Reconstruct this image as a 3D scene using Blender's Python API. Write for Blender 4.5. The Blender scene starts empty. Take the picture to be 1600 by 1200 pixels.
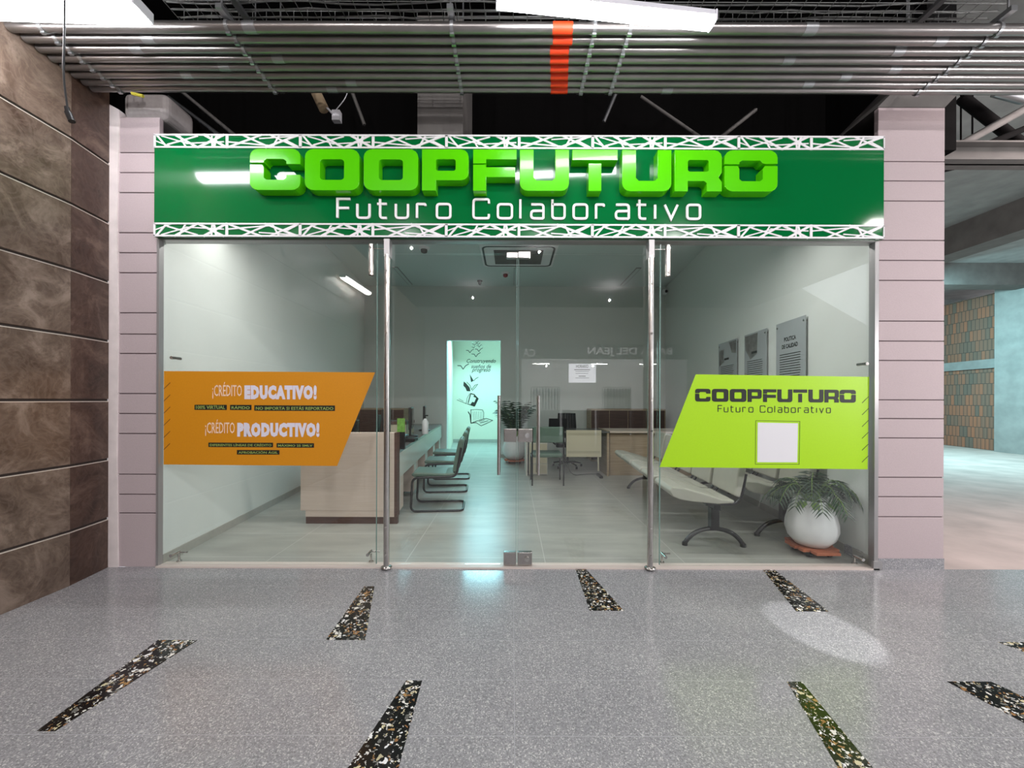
import bpy, math, random
from mathutils import Vector, Matrix
C = bpy.context.scene
COL = C.collection
PI = math.pi
F = 600.0; CH = 1.4; HZ = 625.0          # focal length in px, camera height, horizon row

# ---------------------------------------------------------------- camera, world, view
cam = bpy.data.cameras.new('camera'); camo = bpy.data.objects.new('camera', cam); COL.objects.link(camo)
cam.sensor_width = 36; cam.lens = F/1600*36; cam.shift_y = 25/1600; cam.clip_start = .02; cam.clip_end = 200
camo.location = (0, 0, CH); camo.rotation_euler = (PI/2, -.0032, 0)
C.camera = camo
w = bpy.data.worlds.new('world'); C.world = w; w.use_nodes = True
w.node_tree.nodes['Background'].inputs[0].default_value = (.80, .84, .90, 1)
w.node_tree.nodes['Background'].inputs[1].default_value = 1.0
C.view_settings.view_transform = 'Standard'; C.view_settings.look = 'None'
C.view_settings.exposure = 0.75; C.view_settings.gamma = 1; C.view_settings.use_curve_mapping = False
C.cycles.use_denoising = True
C.cycles.max_bounces = 8; C.cycles.transparent_max_bounces = 16
C.cycles.caustics_reflective = False; C.cycles.caustics_refractive = False
C.cycles.sample_clamp_indirect = 6

def area(name, loc, rot, sx, sy, power, col):
    l = bpy.data.lights.new(name, 'AREA'); l.shape = 'RECTANGLE'; l.size = sx; l.size_y = sy; l.energy = power; l.color = col
    o = bpy.data.objects.new(name, l); o.location = loc; o.rotation_euler = rot; COL.objects.link(o); return o
def look(o, tgt):
    o.rotation_euler = (Vector(tgt)-o.location).to_track_quat('-Z', 'Y').to_euler()
TUBE = 24.0                                # emission strength of the tube lamps
hall_light = area('hallway_light', (-.75, 10.9, 3.25), (0, 0, 0), 1.2, 1.6, 105, (.38, .87, 1.0)); look(hall_light, (-.9, 9.8, 0))
park_light = area('parking_light', (9.75, 9.3, 4.25), (0, 0, 0), 1.0, .7, 260, (.50, .93, 1.0)); look(park_light, (11.6, 10.0, 0))
park_near = area('parking_light_near', (6.2, 2.6, 4.4), (0, 0, 0), 1.4, .5, 120, (1.0, .86, .84)); look(park_near, (5.0, 3.6, 0))
for nm_, loc_, e_ in (('mall_fill_light', (-2.2, -1.9, 4.7), 110), ('mall_fill_light', (.6, -2.1, 4.7), 125), ('mall_fill_light', (3.4, -1.9, 4.7), 135), ('mall_fill_light', (-1.2, -5.2, 4.5), 120), ('mall_fill_light', (3.0, -5.4, 4.5), 190), ('mall_fill_light', (5.6, .9, 1.9), 105),  # mall points are added fill to raise brightness; the low one replaces bounce
    ('shop_downlight', (1.4, -9.3, 2.8), 40), ('shop_downlight', (3.3, -9.2, 2.8), 40), ('shop_downlight', (5.4, -9.3, 2.8), 40)):
    l_ = bpy.data.lights.new(nm_, 'POINT'); l_.energy = e_; l_.shadow_soft_size = .022; l_.color = (1.0, .96, .97)
    o_ = bpy.data.objects.new(nm_, l_); o_.location = loc_; COL.objects.link(o_)
entry = area('entrance_fill_light', (-.1, 3.85, 3.22), (0, 0, 0), 5.4, .12, 46, (1.0, .98, .95))  # unseen fill, added to lift the dim front of the office
office = area('office_fill_light', (-.2, 4.9, 4.12), (0, 0, 0), 3.6, .5, 12, (.92, .97, .96))  # added soft fill, hidden by the header; the office lamps are unlit
spot = bpy.data.lights.new('caustic_spot', 'SPOT'); spot.energy = 620; spot.spot_size = .095; spot.spot_blend = .35; spot.shadow_soft_size = .02  # added spot, stands in for the light patch thrown back by the glass
spo = bpy.data.objects.new('caustic_spot', spot); COL.objects.link(spo); spo.location = (2.9, -1.2, 4.2); look(spo, (1.9, 2.35, 0))

# ---------------------------------------------------------------- helpers
def P(px, py, Y):
    return ((px-800)*Y/F, Y, CH-(py-HZ)*Y/F)
def srgb(r, g, b):
    f = lambda c: (c/255/12.92) if c/255 <= .04045 else ((c/255+.055)/1.055)**2.4
    return (f(r), f(g), f(b), 1)
def newmat(name):
    m = bpy.data.materials.new(name); m.use_nodes = True
    return m, m.node_tree, m.node_tree.nodes['Principled BSDF']
def N(t, kind, **kw):
    n = t.nodes.new(kind)
    for k, v in kw.items():
        if k in n.inputs.keys(): n.inputs[k].default_value = v
        else: setattr(n, k, v)
    return n
def ramp(t, src, stops, interp='LINEAR'):
    r = t.nodes.new('ShaderNodeValToRGB'); r.color_ramp.interpolation = interp
    e = r.color_ramp.elements
    while len(e) < len(stops): e.new(.5)
    for k, (p, c) in enumerate(stops): e[k].position = p; e[k].color = c
    t.links.new(src, r.inputs[0]); return r
def mix(t, fac, a, b, mode='MIX'):
    m = t.nodes.new('ShaderNodeMixRGB'); m.blend_type = mode
    for i, v in enumerate((fac, a, b)):
        if hasattr(v, 'links'): t.links.new(v, m.inputs[i])
        else: m.inputs[i].default_value = v
    return m.outputs[0]
def objcoord(t):
    return t.nodes.new('ShaderNodeTexCoord').outputs['Object']
def bump(t, b, src, strength=.2, dist=.01):
    n = N(t, 'ShaderNodeBump'); n.inputs['Strength'].default_value = strength; n.inputs['Distance'].default_value = dist
    t.links.new(src, n.inputs['Height']); t.links.new(n.outputs[0], b.inputs['Normal'])
def plain(name, col, rough=.5, metal=0, noise=0, nscale=20, spec=.5, coat=0, bmp=0):
    m, t, b = newmat(name)
    b.inputs['Base Color'].default_value = col; b.inputs['Roughness'].default_value = rough
    b.inputs['Metallic'].default_value = metal; b.inputs['Specular IOR Level'].default_value = spec
    b.inputs['Coat Weight'].default_value = coat; b.inputs['Coat Roughness'].default_value = .04
    n = N(t, 'ShaderNodeTexNoise'); n.inputs['Scale'].default_value = nscale; n.inputs['Detail'].default_value = 5
    t.links.new(objcoord(t), n.inputs['Vector'])
    k = noise
    lo = tuple(c*(1-k) for c in col[:3])+(1,); hi = tuple(min(1, c*(1+k)) for c in col[:3])+(1,)
    r = ramp(t, n.outputs['Fac'], [(.3, lo), (.7, hi)])
    t.links.new(r.outputs[0], b.inputs['Base Color'])
    if bmp: bump(t, b, n.outputs['Fac'], bmp)
    return m
def emis(name, col, s):
    m = bpy.data.materials.new(name); m.use_nodes = True; t = m.node_tree; t.nodes.clear()
    e = t.nodes.new('ShaderNodeEmission'); e.inputs[0].default_value = col; e.inputs[1].default_value = s
    o = t.nodes.new('ShaderNodeOutputMaterial'); t.links.new(e.outputs[0], o.inputs[0]); return m
def glassmat(name, tint, refl=1.0):
    m = bpy.data.materials.new(name); m.use_nodes = True; t = m.node_tree; t.nodes.clear()
    lw = N(t, 'ShaderNodeLayerWeight'); lw.inputs['Blend'].default_value = .5
    pw = N(t, 'ShaderNodeMath', operation='POWER'); t.links.new(lw.outputs['Facing'], pw.inputs[0]); pw.inputs[1].default_value = 5
    ma = N(t, 'ShaderNodeMath', operation='MULTIPLY_ADD'); t.links.new(pw.outputs[0], ma.inputs[0])
    ma.inputs[1].default_value = .95; ma.inputs[2].default_value = .045*refl
    tr = N(t, 'ShaderNodeBsdfTransparent'); tr.inputs[0].default_value = tint
    gl = N(t, 'ShaderNodeBsdfGlossy'); gl.inputs['Roughness'].default_value = .0; gl.inputs[0].default_value = (1, 1, 1, 1)
    mx = N(t, 'ShaderNodeMixShader'); t.links.new(ma.outputs[0], mx.inputs[0]); t.links.new(tr.outputs[0], mx.inputs[1]); t.links.new(gl.outputs[0], mx.inputs[2])
    o = N(t, 'ShaderNodeOutputMaterial'); t.links.new(mx.outputs[0], o.inputs[0]); return m

# ---------------------------------------------------------------- materials
M = {}
def terrazzo():
    m, t, b = newmat('grey_terrazzo'); co = objcoord(t)
    v = N(t, 'ShaderNodeTexVoronoi'); v.inputs['Scale'].default_value = 210; t.links.new(co, v.inputs['Vector'])
    sep = N(t, 'ShaderNodeSeparateColor'); t.links.new(v.outputs['Color'], sep.inputs[0])
    r = ramp(t, sep.outputs[0], [(0, srgb(128, 128, 131)), (.3, srgb(147, 147, 150)), (.8, srgb(160, 160, 163)), (.98, srgb(202, 200, 200))])
    n = N(t, 'ShaderNodeTexNoise'); n.inputs['Scale'].default_value = 1.6; t.links.new(co, n.inputs['Vector'])
    r2 = ramp(t, n.outputs['Fac'], [(.3, (.86, .86, .87, 1)), (.7, (1, 1, 1, 1))])
    c = mix(t, 1.0, r.outputs[0], r2.outputs[0], 'MULTIPLY')
    br = N(t, 'ShaderNodeTexBrick'); br.offset = 0; t.links.new(co, br.inputs['Vector'])
    br.inputs['Scale'].default_value = 1; br.inputs['Mortar Size'].default_value = .0022; br.inputs['Brick Width'].default_value = .79; br.inputs['Row Height'].default_value = .3195
    br.inputs['Mortar Smooth'].default_value = .3
    c = mix(t, br.outputs['Fac'], c, srgb(164, 164, 168))
    t.links.new(c, b.inputs['Base Color'])
    b.inputs['Roughness'].default_value = .16; b.inputs['Specular IOR Level'].default_value = .5
    return m
def chips():
    m, t, b = newmat('black_terrazzo_chips'); co = objcoord(t)
    def layer(scale, base, lo):
        n = N(t, 'ShaderNodeTexNoise'); n.inputs['Scale'].default_value = scale*.9; t.links.new(co, n.inputs['Vector'])
        add = mix(t, .035, co, n.outputs['Color'], 'ADD')
        v = N(t, 'ShaderNodeTexVoronoi', feature='F1'); v.inputs['Scale'].default_value = scale; v.inputs['Randomness'].default_value = 1; t.links.new(add, v.inputs['Vector'])
        e = N(t, 'ShaderNodeTexVoronoi', feature='DISTANCE_TO_EDGE'); e.inputs['Scale'].default_value = scale; t.links.new(add, e.inputs['Vector'])
        sep = N(t, 'ShaderNodeSeparateColor'); t.links.new(v.outputs['Color'], sep.inputs[0])
        pick = ramp(t, sep.outputs[0], [(0, srgb(225, 222, 215)), (.3, srgb(150, 110, 70)), (.45, srgb(205, 195, 160)), (.6, srgb(235, 235, 235)), (.75, srgb(110, 110, 105)), (.9, srgb(168, 132, 84))], 'CONSTANT')
        on = ramp(t, sep.outputs[1], [(lo, (0, 0, 0, 1)), (lo+.01, (1, 1, 1, 1))])
        ed = ramp(t, e.outputs['Distance'], [(.10, (0, 0, 0, 1)), (.13, (1, 1, 1, 1))])
        f = mix(t, 1, on.outputs[0], ed.outputs[0], 'MULTIPLY')
        return mix(t, f, base, pick.outputs[0])
    c = layer(80, srgb(18, 18, 18), .70); c = layer(42, c, .74)
    t.links.new(c, b.inputs['Base Color']); b.inputs['Roughness'].default_value = .14
    return m
def stone(name, a, bb, vein):
    m, t, b = newmat(name); co = objcoord(t)
    n = N(t, 'ShaderNodeTexNoise'); n.inputs['Scale'].default_value = 3.2; n.inputs['Detail'].default_value = 12; n.inputs['Roughness'].default_value = .7; n.inputs['Distortion'].default_value = .9; t.links.new(co, n.inputs['Vector'])
    r = ramp(t, n.outputs['Fac'], [(.34, a), (.5, bb), (.64, vein)])
    n2 = N(t, 'ShaderNodeTexNoise'); n2.inputs['Scale'].default_value = 7; n2.inputs['Detail'].default_value = 8; n2.inputs['Distortion'].default_value = 2.6; t.links.new(co, n2.inputs['Vector'])
    r2 = ramp(t, n2.outputs['Fac'], [(.40, (0, 0, 0, 1)), (.50, (.22, .22, .22, 1)), (.62, (0, 0, 0, 1))])
    c = mix(t, r2.outputs[0], r.outputs[0], vein)
    t.links.new(c, b.inputs['Base Color']); b.inputs['Roughness'].default_value = .3
    bump(t, b, n2.outputs['Fac'], .12, .01)
    return m
def tiles():
    m, t, b = newmat('grey_floor_tile'); co = objcoord(t)
    br = N(t, 'ShaderNodeTexBrick'); br.offset = 0; t.links.new(co, br.inputs['Vector'])
    br.inputs['Scale'].default_value = 1; br.inputs['Mortar Size'].default_value = .003; br.inputs['Brick Width'].default_value = 1.2; br.inputs['Row Height'].default_value = .6
    mp = N(t, 'ShaderNodeMapping'); mp.inputs['Scale'].default_value = (.8, 3, 1); t.links.new(co, mp.inputs[0])
    n = N(t, 'ShaderNodeTexNoise'); n.inputs['Scale'].default_value = 2; n.inputs['Detail'].default_value = 8; t.links.new(mp.outputs[0], n.inputs['Vector'])
    r = ramp(t, n.outputs['Fac'], [(.3, srgb(150, 150, 144)), (.7, srgb(172, 172, 164))])
    c = mix(t, br.outputs['Fac'], r.outputs[0], srgb(196, 196, 190))
    t.links.new(c, b.inputs['Base Color']); b.inputs['Roughness'].default_value = .34
    return m
def wood(name, a, bb, rough=.5):
    m, t, b = newmat(name); co = objcoord(t)
    mp = N(t, 'ShaderNodeMapping'); mp.inputs['Scale'].default_value = (1.2, 1.2, 26); t.links.new(co, mp.inputs[0])
    n = N(t, 'ShaderNodeTexNoise'); n.inputs['Scale'].default_value = 2.5; n.inputs['Detail'].default_value = 6; t.links.new(mp.outputs[0], n.inputs['Vector'])
    r = ramp(t, n.outputs['Fac'], [(.3, a), (.7, bb)])
    t.links.new(r.outputs[0], b.inputs['Base Color']); b.inputs['Roughness'].default_value = rough
    return m
def brickwall():
    m, t, b = newmat('hollow_clay_block'); co = objcoord(t)
    sx = N(t, 'ShaderNodeSeparateXYZ'); t.links.new(co, sx.inputs[0])
    cb = N(t, 'ShaderNodeCombineXYZ'); t.links.new(sx.outputs[1], cb.inputs[0]); t.links.new(sx.outputs[2], cb.inputs[1])
    br = N(t, 'ShaderNodeTexBrick'); t.links.new(cb.outputs[0], br.inputs['Vector'])
    br.inputs['Scale'].default_value = 1; br.inputs['Brick Width'].default_value = .11; br.inputs['Row Height'].default_value = .32; br.inputs['Mortar Size'].default_value = .008
    br.inputs['Color1'].default_value = srgb(176, 118, 92); br.inputs['Color2'].default_value = srgb(120, 110, 100); br.inputs['Mortar'].default_value = srgb(84, 78, 72)
    wv = N(t, 'ShaderNodeTexWave'); wv.inputs['Scale'].default_value = 6.2; wv.inputs['Distortion'].default_value = .6; t.links.new(cb.outputs[0], wv.inputs['Vector'])
    r = ramp(t, wv.outputs['Fac'], [(.2, (.72, .72, .72, 1)), (.8, (1, 1, 1, 1))])
    c = mix(t, .8, br.outputs['Color'], r.outputs[0], 'MULTIPLY')
    t.links.new(c, b.inputs['Base Color']); b.inputs['Roughness'].default_value = .9
    return m
M['terrazzo'] = terrazzo(); M['chips'] = chips(); M['tiles'] = tiles()
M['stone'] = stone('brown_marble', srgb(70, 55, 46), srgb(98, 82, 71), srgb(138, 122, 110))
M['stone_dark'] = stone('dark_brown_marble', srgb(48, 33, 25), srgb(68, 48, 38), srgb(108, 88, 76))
M['groove'] = plain('groove_shadow_gap', srgb(48, 40, 36), .8)
M['strip'] = plain('metal_strip', srgb(215, 205, 195), .35, .3)
M['brick'] = brickwall()
M['pillar'] = plain('beige_pink_render', srgb(184, 169, 171), .85, noise=.04, nscale=180, bmp=.12)
M['plaster'] = plain('rough_white_plaster', srgb(225, 214, 212), .9, noise=.08, nscale=9)
M['pillartop'] = plain('bare_grey_render', srgb(165, 158, 156), .9, noise=.06, nscale=40)
M['joint'] = plain('joint_line', srgb(96, 82, 84), .9)
M['iwall'] = plain('white_painted_wall', srgb(222, 226, 222), .75, noise=.015, nscale=60)
M['iceil'] = plain('white_ceiling', srgb(212, 222, 220), .8)
M['base'] = plain('grey_skirting_tile', srgb(168, 166, 158), .35, noise=.06)
M['hallwall'] = plain('pale_mint_wall', srgb(228, 224, 206), .7)
M['dark'] = plain('void_shade_black_steel', srgb(9, 8, 8), .95, spec=.1)  # near-black puts the unlit depth of the void into colour; also black steel
M['ceil'] = plain('dark_ceiling', srgb(46, 44, 44), .95, noise=.3, nscale=3)
M['concrete'] = plain('raw_concrete', srgb(150, 152, 150), .9, noise=.14, nscale=3.5, bmp=.2)
M['concdark'] = plain('dark_concrete', srgb(108, 105, 102), .9, noise=.15, nscale=4)
M['confloor'] = plain('dusty_concrete_floor', srgb(196, 180, 174), .7, noise=.17, nscale=2.2)
M['sill'] = plain('pale_stone_sill', srgb(212, 200, 192), .4)
M['steel'] = plain('brushed_steel', srgb(190, 186, 182), .22, 1, noise=.05)
M['chrome'] = plain('polished_steel', srgb(215, 212, 208), .1, 1)
M['galv'] = plain('galvanised_steel', srgb(170, 172, 174), .34, .85, noise=.12, nscale=6)
M['conduit'] = plain('steel_conduit', srgb(150, 146, 144), .3, .9, noise=.1, nscale=4)
M['wire'] = plain('grey_wire', srgb(150, 152, 150), .5, .5)
M['alu'] = plain('grey_aluminium_frame', srgb(170, 168, 168), .4, .6)
M['orange_red'] = plain('orange_red_paint', srgb(226, 62, 22), .5)
M['black'] = plain('black_plastic', srgb(24, 24, 26), .4)
M['blackmetal'] = plain('black_painted_metal', srgb(28, 28, 30), .3, .2, coat=.3)
M['screen'] = plain('dark_screen', srgb(14, 16, 20), .08)
M['green_vinyl'] = plain('dark_green_vinyl', srgb(84, 106, 92), .38, noise=.05)
M['grey_vinyl'] = plain('pale_grey_vinyl', srgb(178, 176, 164), .42, noise=.03)
M['signgreen'] = plain('green_sign_face', srgb(0, 104, 50), .1, spec=.35, coat=.25)
M['lime3d'] = plain('lime_acrylic', srgb(88, 208, 0), .2, spec=.3, coat=.25)
M['white'] = plain('white_acrylic', srgb(238, 236, 238), .4)
M['lime'] = plain('lime_vinyl', srgb(170, 220, 4), .45, noise=.02, nscale=80)
M['orange'] = plain('orange_vinyl', srgb(212, 140, 20), .45, noise=.03, nscale=80)
M['ink'] = plain('black_ink', srgb(20, 24, 18), .5)
M['hash'] = plain('thin_dark_line', srgb(120, 74, 14), .5)
M['hashg'] = plain('thin_dark_green_line', srgb(78, 106, 14), .5)
M['limeink'] = plain('olive_ink', srgb(158, 178, 92), .5)
M['inkred'] = plain('pale_lavender_ink', srgb(222, 218, 232), .5)
M['peach'] = plain('pale_peach_ink', srgb(244, 214, 190), .5)
M['desk'] = wood('pale_laminate', srgb(204, 186, 172), srgb(212, 196, 184))
M['deskw'] = plain('off_white_laminate', srgb(196, 194, 184), .3)
M['brown'] = wood('dark_brown_laminate', srgb(74, 52, 46), srgb(94, 68, 60))
M['oak'] = wood('oak_laminate', srgb(150, 130, 104), srgb(176, 156, 130))
M['greytop'] = plain('grey_laminate_top', srgb(100, 100, 98), .25)
M['cream'] = plain('cream_metal', srgb(196, 188, 162), .5)
M['pot'] = plain('white_pot', srgb(232, 232, 232), .5, noise=.02)
M['terra'] = plain('terracotta_wood', srgb(172, 98, 66), .6)
M['soil'] = plain('dark_soil', srgb(50, 38, 28), 1)
M['leaf'] = plain('dark_green_leaf', srgb(34, 62, 40), .4, noise=.35, nscale=9)
M['leaf2'] = plain('yellow_green_leaf', srgb(120, 150, 70), .5, noise=.2)
M['paper'] = plain('white_paper', srgb(226, 226, 230), .7)
M['acrylic'] = plain('printed_acrylic', srgb(168, 174, 176), .2, coat=.3)
M['photo_a'] = plain('printed_picture_grey', srgb(112, 112, 110), .3, noise=.4, nscale=9)
M['photo_b'] = plain('printed_picture_pale', srgb(150, 140, 138), .3, noise=.3, nscale=7)
M['red'] = plain('red_plastic', srgb(150, 30, 34), .4)
M['greencard'] = plain('green_card', srgb(110, 160, 70), .5, noise=.3, nscale=30)
M['glass'] = glassmat('clear_glass', (.962, .98, .974, 1), 1.0)
M['edge'] = plain('glass_edge', srgb(120, 150, 142), .2)
M['tube'] = emis('tube_light', (.97, .97, 1.0, 1), TUBE)
M['tube_far'] = emis('tube_light_far', (1.0, .97, .92, 1), TUBE)
M['downglow'] = emis('small_lamp', (1, .97, .9, 1), 45)
M['shopwhite'] = plain('bright_shop_wall', srgb(225, 222, 220), .6)
M['shopdark'] = plain('dark_fascia', srgb(40, 44, 44), .5)
M['denim'] = plain('dark_denim', srgb(50, 58, 74), .9, noise=.2)
M['cloth'] = plain('grey_cloth', srgb(120, 118, 124), .9, noise=.2)
M['fix'] = plain('white_lamp_housing', srgb(215, 215, 222), .4)
M['yellowtag'] = plain('yellow_tape', srgb(190, 180, 60), .6)
M['bone'] = plain('beige_socket', srgb(170, 150, 120), .6)

# ---------------------------------------------------------------- mesh builder
class MB:
    def __init__(s): s.v = []; s.f = []; s.s = []
    def add(s, vs, fs, smooth=False):
        n = len(s.v); s.v += [tuple(v) for v in vs]; s.f += [tuple(i+n for i in f) for f in fs]; s.s += [smooth]*len(fs); return s
    def box(s, a, b):
        x0, y0, z0 = a; x1, y1, z1 = b
        return s.add([(x0, y0, z0), (x1, y0, z0), (x1, y1, z0), (x0, y1, z0), (x0, y0, z1), (x1, y0, z1), (x1, y1, z1), (x0, y1, z1)],
                     [(0, 3, 2, 1), (4, 5, 6, 7), (0, 1, 5, 4), (1, 2, 6, 5), (2, 3, 7, 6), (3, 0, 4, 7)])
    def hexa(s, q, dz):   # quad q of 3D points swept by vector dz
        d = Vector(dz); vs = [Vector(p) for p in q]+[Vector(p)+d for p in q]
        n = len(q)
        fs = [tuple(range(n))[::-1], tuple(range(n, 2*n))]+[(i, (i+1) % n, n+(i+1) % n, n+i) for i in range(n)]
        return s.add(vs, fs)
    def tube(s, pts, r, n=10, caps=True, closed=False, r1=None):
        pts = [Vector(p) for p in pts]; m = len(pts); rings = []
        up = None
        for i, p in enumerate(pts):
            if closed: d = (pts[(i+1) % m]-pts[i-1]).normalized()
            else:
                a = pts[max(0, i-1)]; b = pts[min(m-1, i+1)]; d = (b-a).normalized()
            if up is None:
                up = Vector((0, 0, 1)) if abs(d.z) < .9 else Vector((1, 0, 0))
            u = (up-d*up.dot(d)).normalized(); vv = d.cross(u); up = u
            rr = r if r1 is None else r+(r1-r)*i/(m-1)
            rings.append([p+u*math.cos(2*PI*k/n)*rr+vv*math.sin(2*PI*k/n)*rr for k in range(n)])
        vs = [v for g in rings for v in g]; fs = []
        for i in range(m if closed else m-1):
            j = (i+1) % m
            for k in range(n):
                fs.append((i*n+k, i*n+(k+1) % n, j*n+(k+1) % n, j*n+k))
        s.add(vs, fs, True)
        if caps and not closed:
            s.add(rings[0], [tuple(range(n))[::-1]]); s.add(rings[-1], [tuple(range(n))])
        return s
    def lathe(s, prof, c=(0, 0, 0), n=32, smooth=True):
        vs = []; fs = []
        for r, z in prof:
            for k in range(n): vs.append((c[0]+r*math.cos(2*PI*k/n), c[1]+r*math.sin(2*PI*k/n), c[2]+z))
        for i in range(len(prof)-1):
            for k in range(n): fs.append((i*n+k, i*n+(k+1) % n, (i+1)*n+(k+1) % n, (i+1)*n+k))
        s.add(vs, fs, smooth)
        if prof[0][0] > 1e-4: s.add([(c[0]+prof[0][0]*math.cos(2*PI*k/n), c[1]+prof[0][0]*math.sin(2*PI*k/n), c[2]+prof[0][1]) for k in range(n)], [tuple(range(n))[::-1]])
        if prof[-1][0] > 1e-4: s.add([(c[0]+prof[-1][0]*math.cos(2*PI*k/n), c[1]+prof[-1][0]*math.sin(2*PI*k/n), c[2]+prof[-1][1]) for k in range(n)], [tuple(range(n))])
        return s
    def strip(s, pts, wd, closed=False):      # flat 2D stroke -> list of quads in 2D, kept as (x, y) polygons
        p = [Vector((a[0], a[1])) for a in pts]; m = len(p); L = []; R = []
        for i in range(m):
            if closed: d0 = (p[i]-p[i-1]).normalized(); d1 = (p[(i+1) % m]-p[i]).normalized()
            else:
                d0 = (p[i]-p[max(0, i-1)]); d1 = (p[min(m-1, i+1)]-p[i])
                if d0.length == 0: d0 = d1
                if d1.length == 0: d1 = d0
                d0 = d0.normalized(); d1 = d1.normalized()
            n0 = Vector((-d0.y, d0.x)); n1 = Vector((-d1.y, d1.x)); n = (n0+n1)
            if n.length < 1e-6: n = n0
            n = n.normalized(); k = wd/2/max(.4, n.dot(n0))
            L.append(p[i]+n*k); R.append(p[i]-n*k)
        return [[L[i], L[(i+1) % m], R[(i+1) % m], R[i]] for i in range(m if closed else m-1)]
    def plate(s, polys, y, thick, fx=lambda a: a, fz=lambda a: a):   # 2D polys -> prisms facing -Y (front at y, back at y+thick)
        for q in polys:
            pts = [(fx(a[0]), y, fz(a[1])) for a in q]
            s.hexa(pts, (0, thick, 0))
        return s
    def build(s, name, mat, parent=None, o=(0, 0, 0), bevel=0, seg=2, sub=0):
        me = bpy.data.meshes.new(name); me.from_pydata([(v[0]-o[0], v[1]-o[1], v[2]-o[2]) for v in s.v], [], s.f)
        me.polygons.foreach_set('use_smooth', s.s); me.update()
        import bmesh
        bm = bmesh.new(); bm.from_mesh(me); bmesh.ops.recalc_face_normals(bm, faces=bm.faces); bm.to_mesh(me); bm.free()
        me.materials.append(mat)
        ob = bpy.data.objects.new(name, me); COL.objects.link(ob)
        if parent is not None: ob.parent = parent
        else: ob.location = o
        if bevel:
            b = ob.modifiers.new('bevel', 'BEVEL'); b.width = bevel; b.segments = seg; b.limit_method = 'ANGLE'; b.angle_limit = .6
        if sub:
            b = ob.modifiers.new('smooth', 'SUBSURF'); b.levels = sub; b.render_levels = sub
        return ob
def thing(name, label, cat, loc=(0, 0, 0), rz=0, group=None):
    o = bpy.data.objects.new(name, None); COL.objects.link(o); o.location = loc; o.rotation_euler = (0, 0, rz); o.empty_display_size = .1
    return tag(o, label, cat, group)
def tag(o, label, cat, group=None):
    o['label'] = label; o['category'] = cat
    if group: o['group'] = group
    return o
def struct(o, label=None):
    o['kind'] = 'structure'
    if label: o['label'] = label
    return o
def copy_tree(o, parent=None):
    c = o.copy(); COL.objects.link(c); c.parent = parent
    for ch in list(o.children):
        copy_tree(ch, c)
    return c
def fillet(pts, r, n=5):
    pts = [Vector(p) for p in pts]; out = [pts[0]]
    for i in range(1, len(pts)-1):
        a, b, c = pts[i-1], pts[i], pts[i+1]
        d0 = (a-b); d1 = (c-b); rr = min(r, d0.length*.49, d1.length*.49)
        p0 = b+d0.normalized()*rr; p1 = b+d1.normalized()*rr
        for k in range(n+1):
            t = k/n; out.append((1-t)**2*p0+2*t*(1-t)*b+t*t*p1)
    out.append(pts[-1]); return out
def rr(x0, y0, x1, y1, r, n=4):      # rounded rectangle outline
    out = []
    for cx, cy, a in ((x1-r, y0+r, -90), (x1-r, y1-r, 0), (x0+r, y1-r, 90), (x0+r, y0+r, 180)):
        for k in range(n+1):
            t = math.radians(a+90*k/n); out.append((cx+r*math.cos(t), cy+r*math.sin(t)))
    return out

def curve_mesh(name, splines, mat, depth, xf, parent, o=(0, 0, 0), bevel=0):
    """closed 2D outlines (holes allowed) -> one filled, extruded mesh; xf maps (x, y, d) to a world point"""
    cu = bpy.data.curves.new(name+'_outline', 'CURVE'); cu.dimensions = '2D'; cu.fill_mode = 'BOTH'; cu.extrude = .5
    for sp in splines:
        s = cu.splines.new('POLY'); s.points.add(len(sp)-1); s.use_cyclic_u = True
        for i, p in enumerate(sp): s.points[i].co = (p[0], p[1], 0, 1)
    return curve_to(cu, name, mat, depth, xf, parent, o, bevel)
def curve_to(cu, name, mat, depth, xf, parent, o=(0, 0, 0), bevel=0, fit=None):
    tmp = bpy.data.objects.new('tmp', cu); COL.objects.link(tmp)
    bpy.context.view_layer.update()
    dg = bpy.context.evaluated_depsgraph_get()
    me = bpy.data.meshes.new_from_object(tmp.evaluated_get(dg)); bpy.data.objects.remove(tmp)
    if fit and len(me.vertices):
        xs = [v.co.x for v in me.vertices]; ys = [v.co.y for v in me.vertices]
        ax, bx, ay, by = min(xs), max(xs), min(ys), max(ys)
        for v in me.vertices:
            v.co.x = fit[0]+(v.co.x-ax)/(bx-ax)*(fit[1]-fit[0]); v.co.y = fit[2]+(v.co.y-ay)/(by-ay)*(fit[3]-fit[2])
    for v in me.vertices:
        q = xf(v.co.x, v.co.y, (v.co.z+.5)*depth); v.co = (q[0]-o[0], q[1]-o[1], q[2]-o[2])
    me.name = name; me.materials.clear(); me.materials.append(mat)
    import bmesh
    bm = bmesh.new(); bm.from_mesh(me); bmesh.ops.remove_doubles(bm, verts=bm.verts, dist=1e-6); bmesh.ops.recalc_face_normals(bm, faces=bm.faces); bm.to_mesh(me); bm.free()
    for p in me.polygons: p.use_smooth = False
    ob = bpy.data.objects.new(name, me); COL.objects.link(ob); ob.parent = parent
    if bevel:
        b = ob.modifiers.new('bevel', 'BEVEL'); b.width = bevel; b.segments = 2; b.limit_method = 'ANGLE'; b.angle_limit = .9
    return ob
def text(name, s, box, xf, mat, parent, o=(0, 0, 0), bold=0, shear=0, depth=.001, spacing=1):
    cu = bpy.data.curves.new(name+'_font', 'FONT'); cu.body = s; cu.extrude = .5; cu.offset = bold; cu.shear = shear; cu.resolution_u = 2; cu.space_character = spacing
    return curve_to(cu, name, mat, depth, xf, parent, o, fit=box)
def facing(Y):            # pixel plane at depth Y facing the camera: (px, py) -> world, small offsets toward the camera
    return lambda x, y, d: ((x-800)*Y/F, Y-d, CH-(y-HZ)*Y/F)

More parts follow.
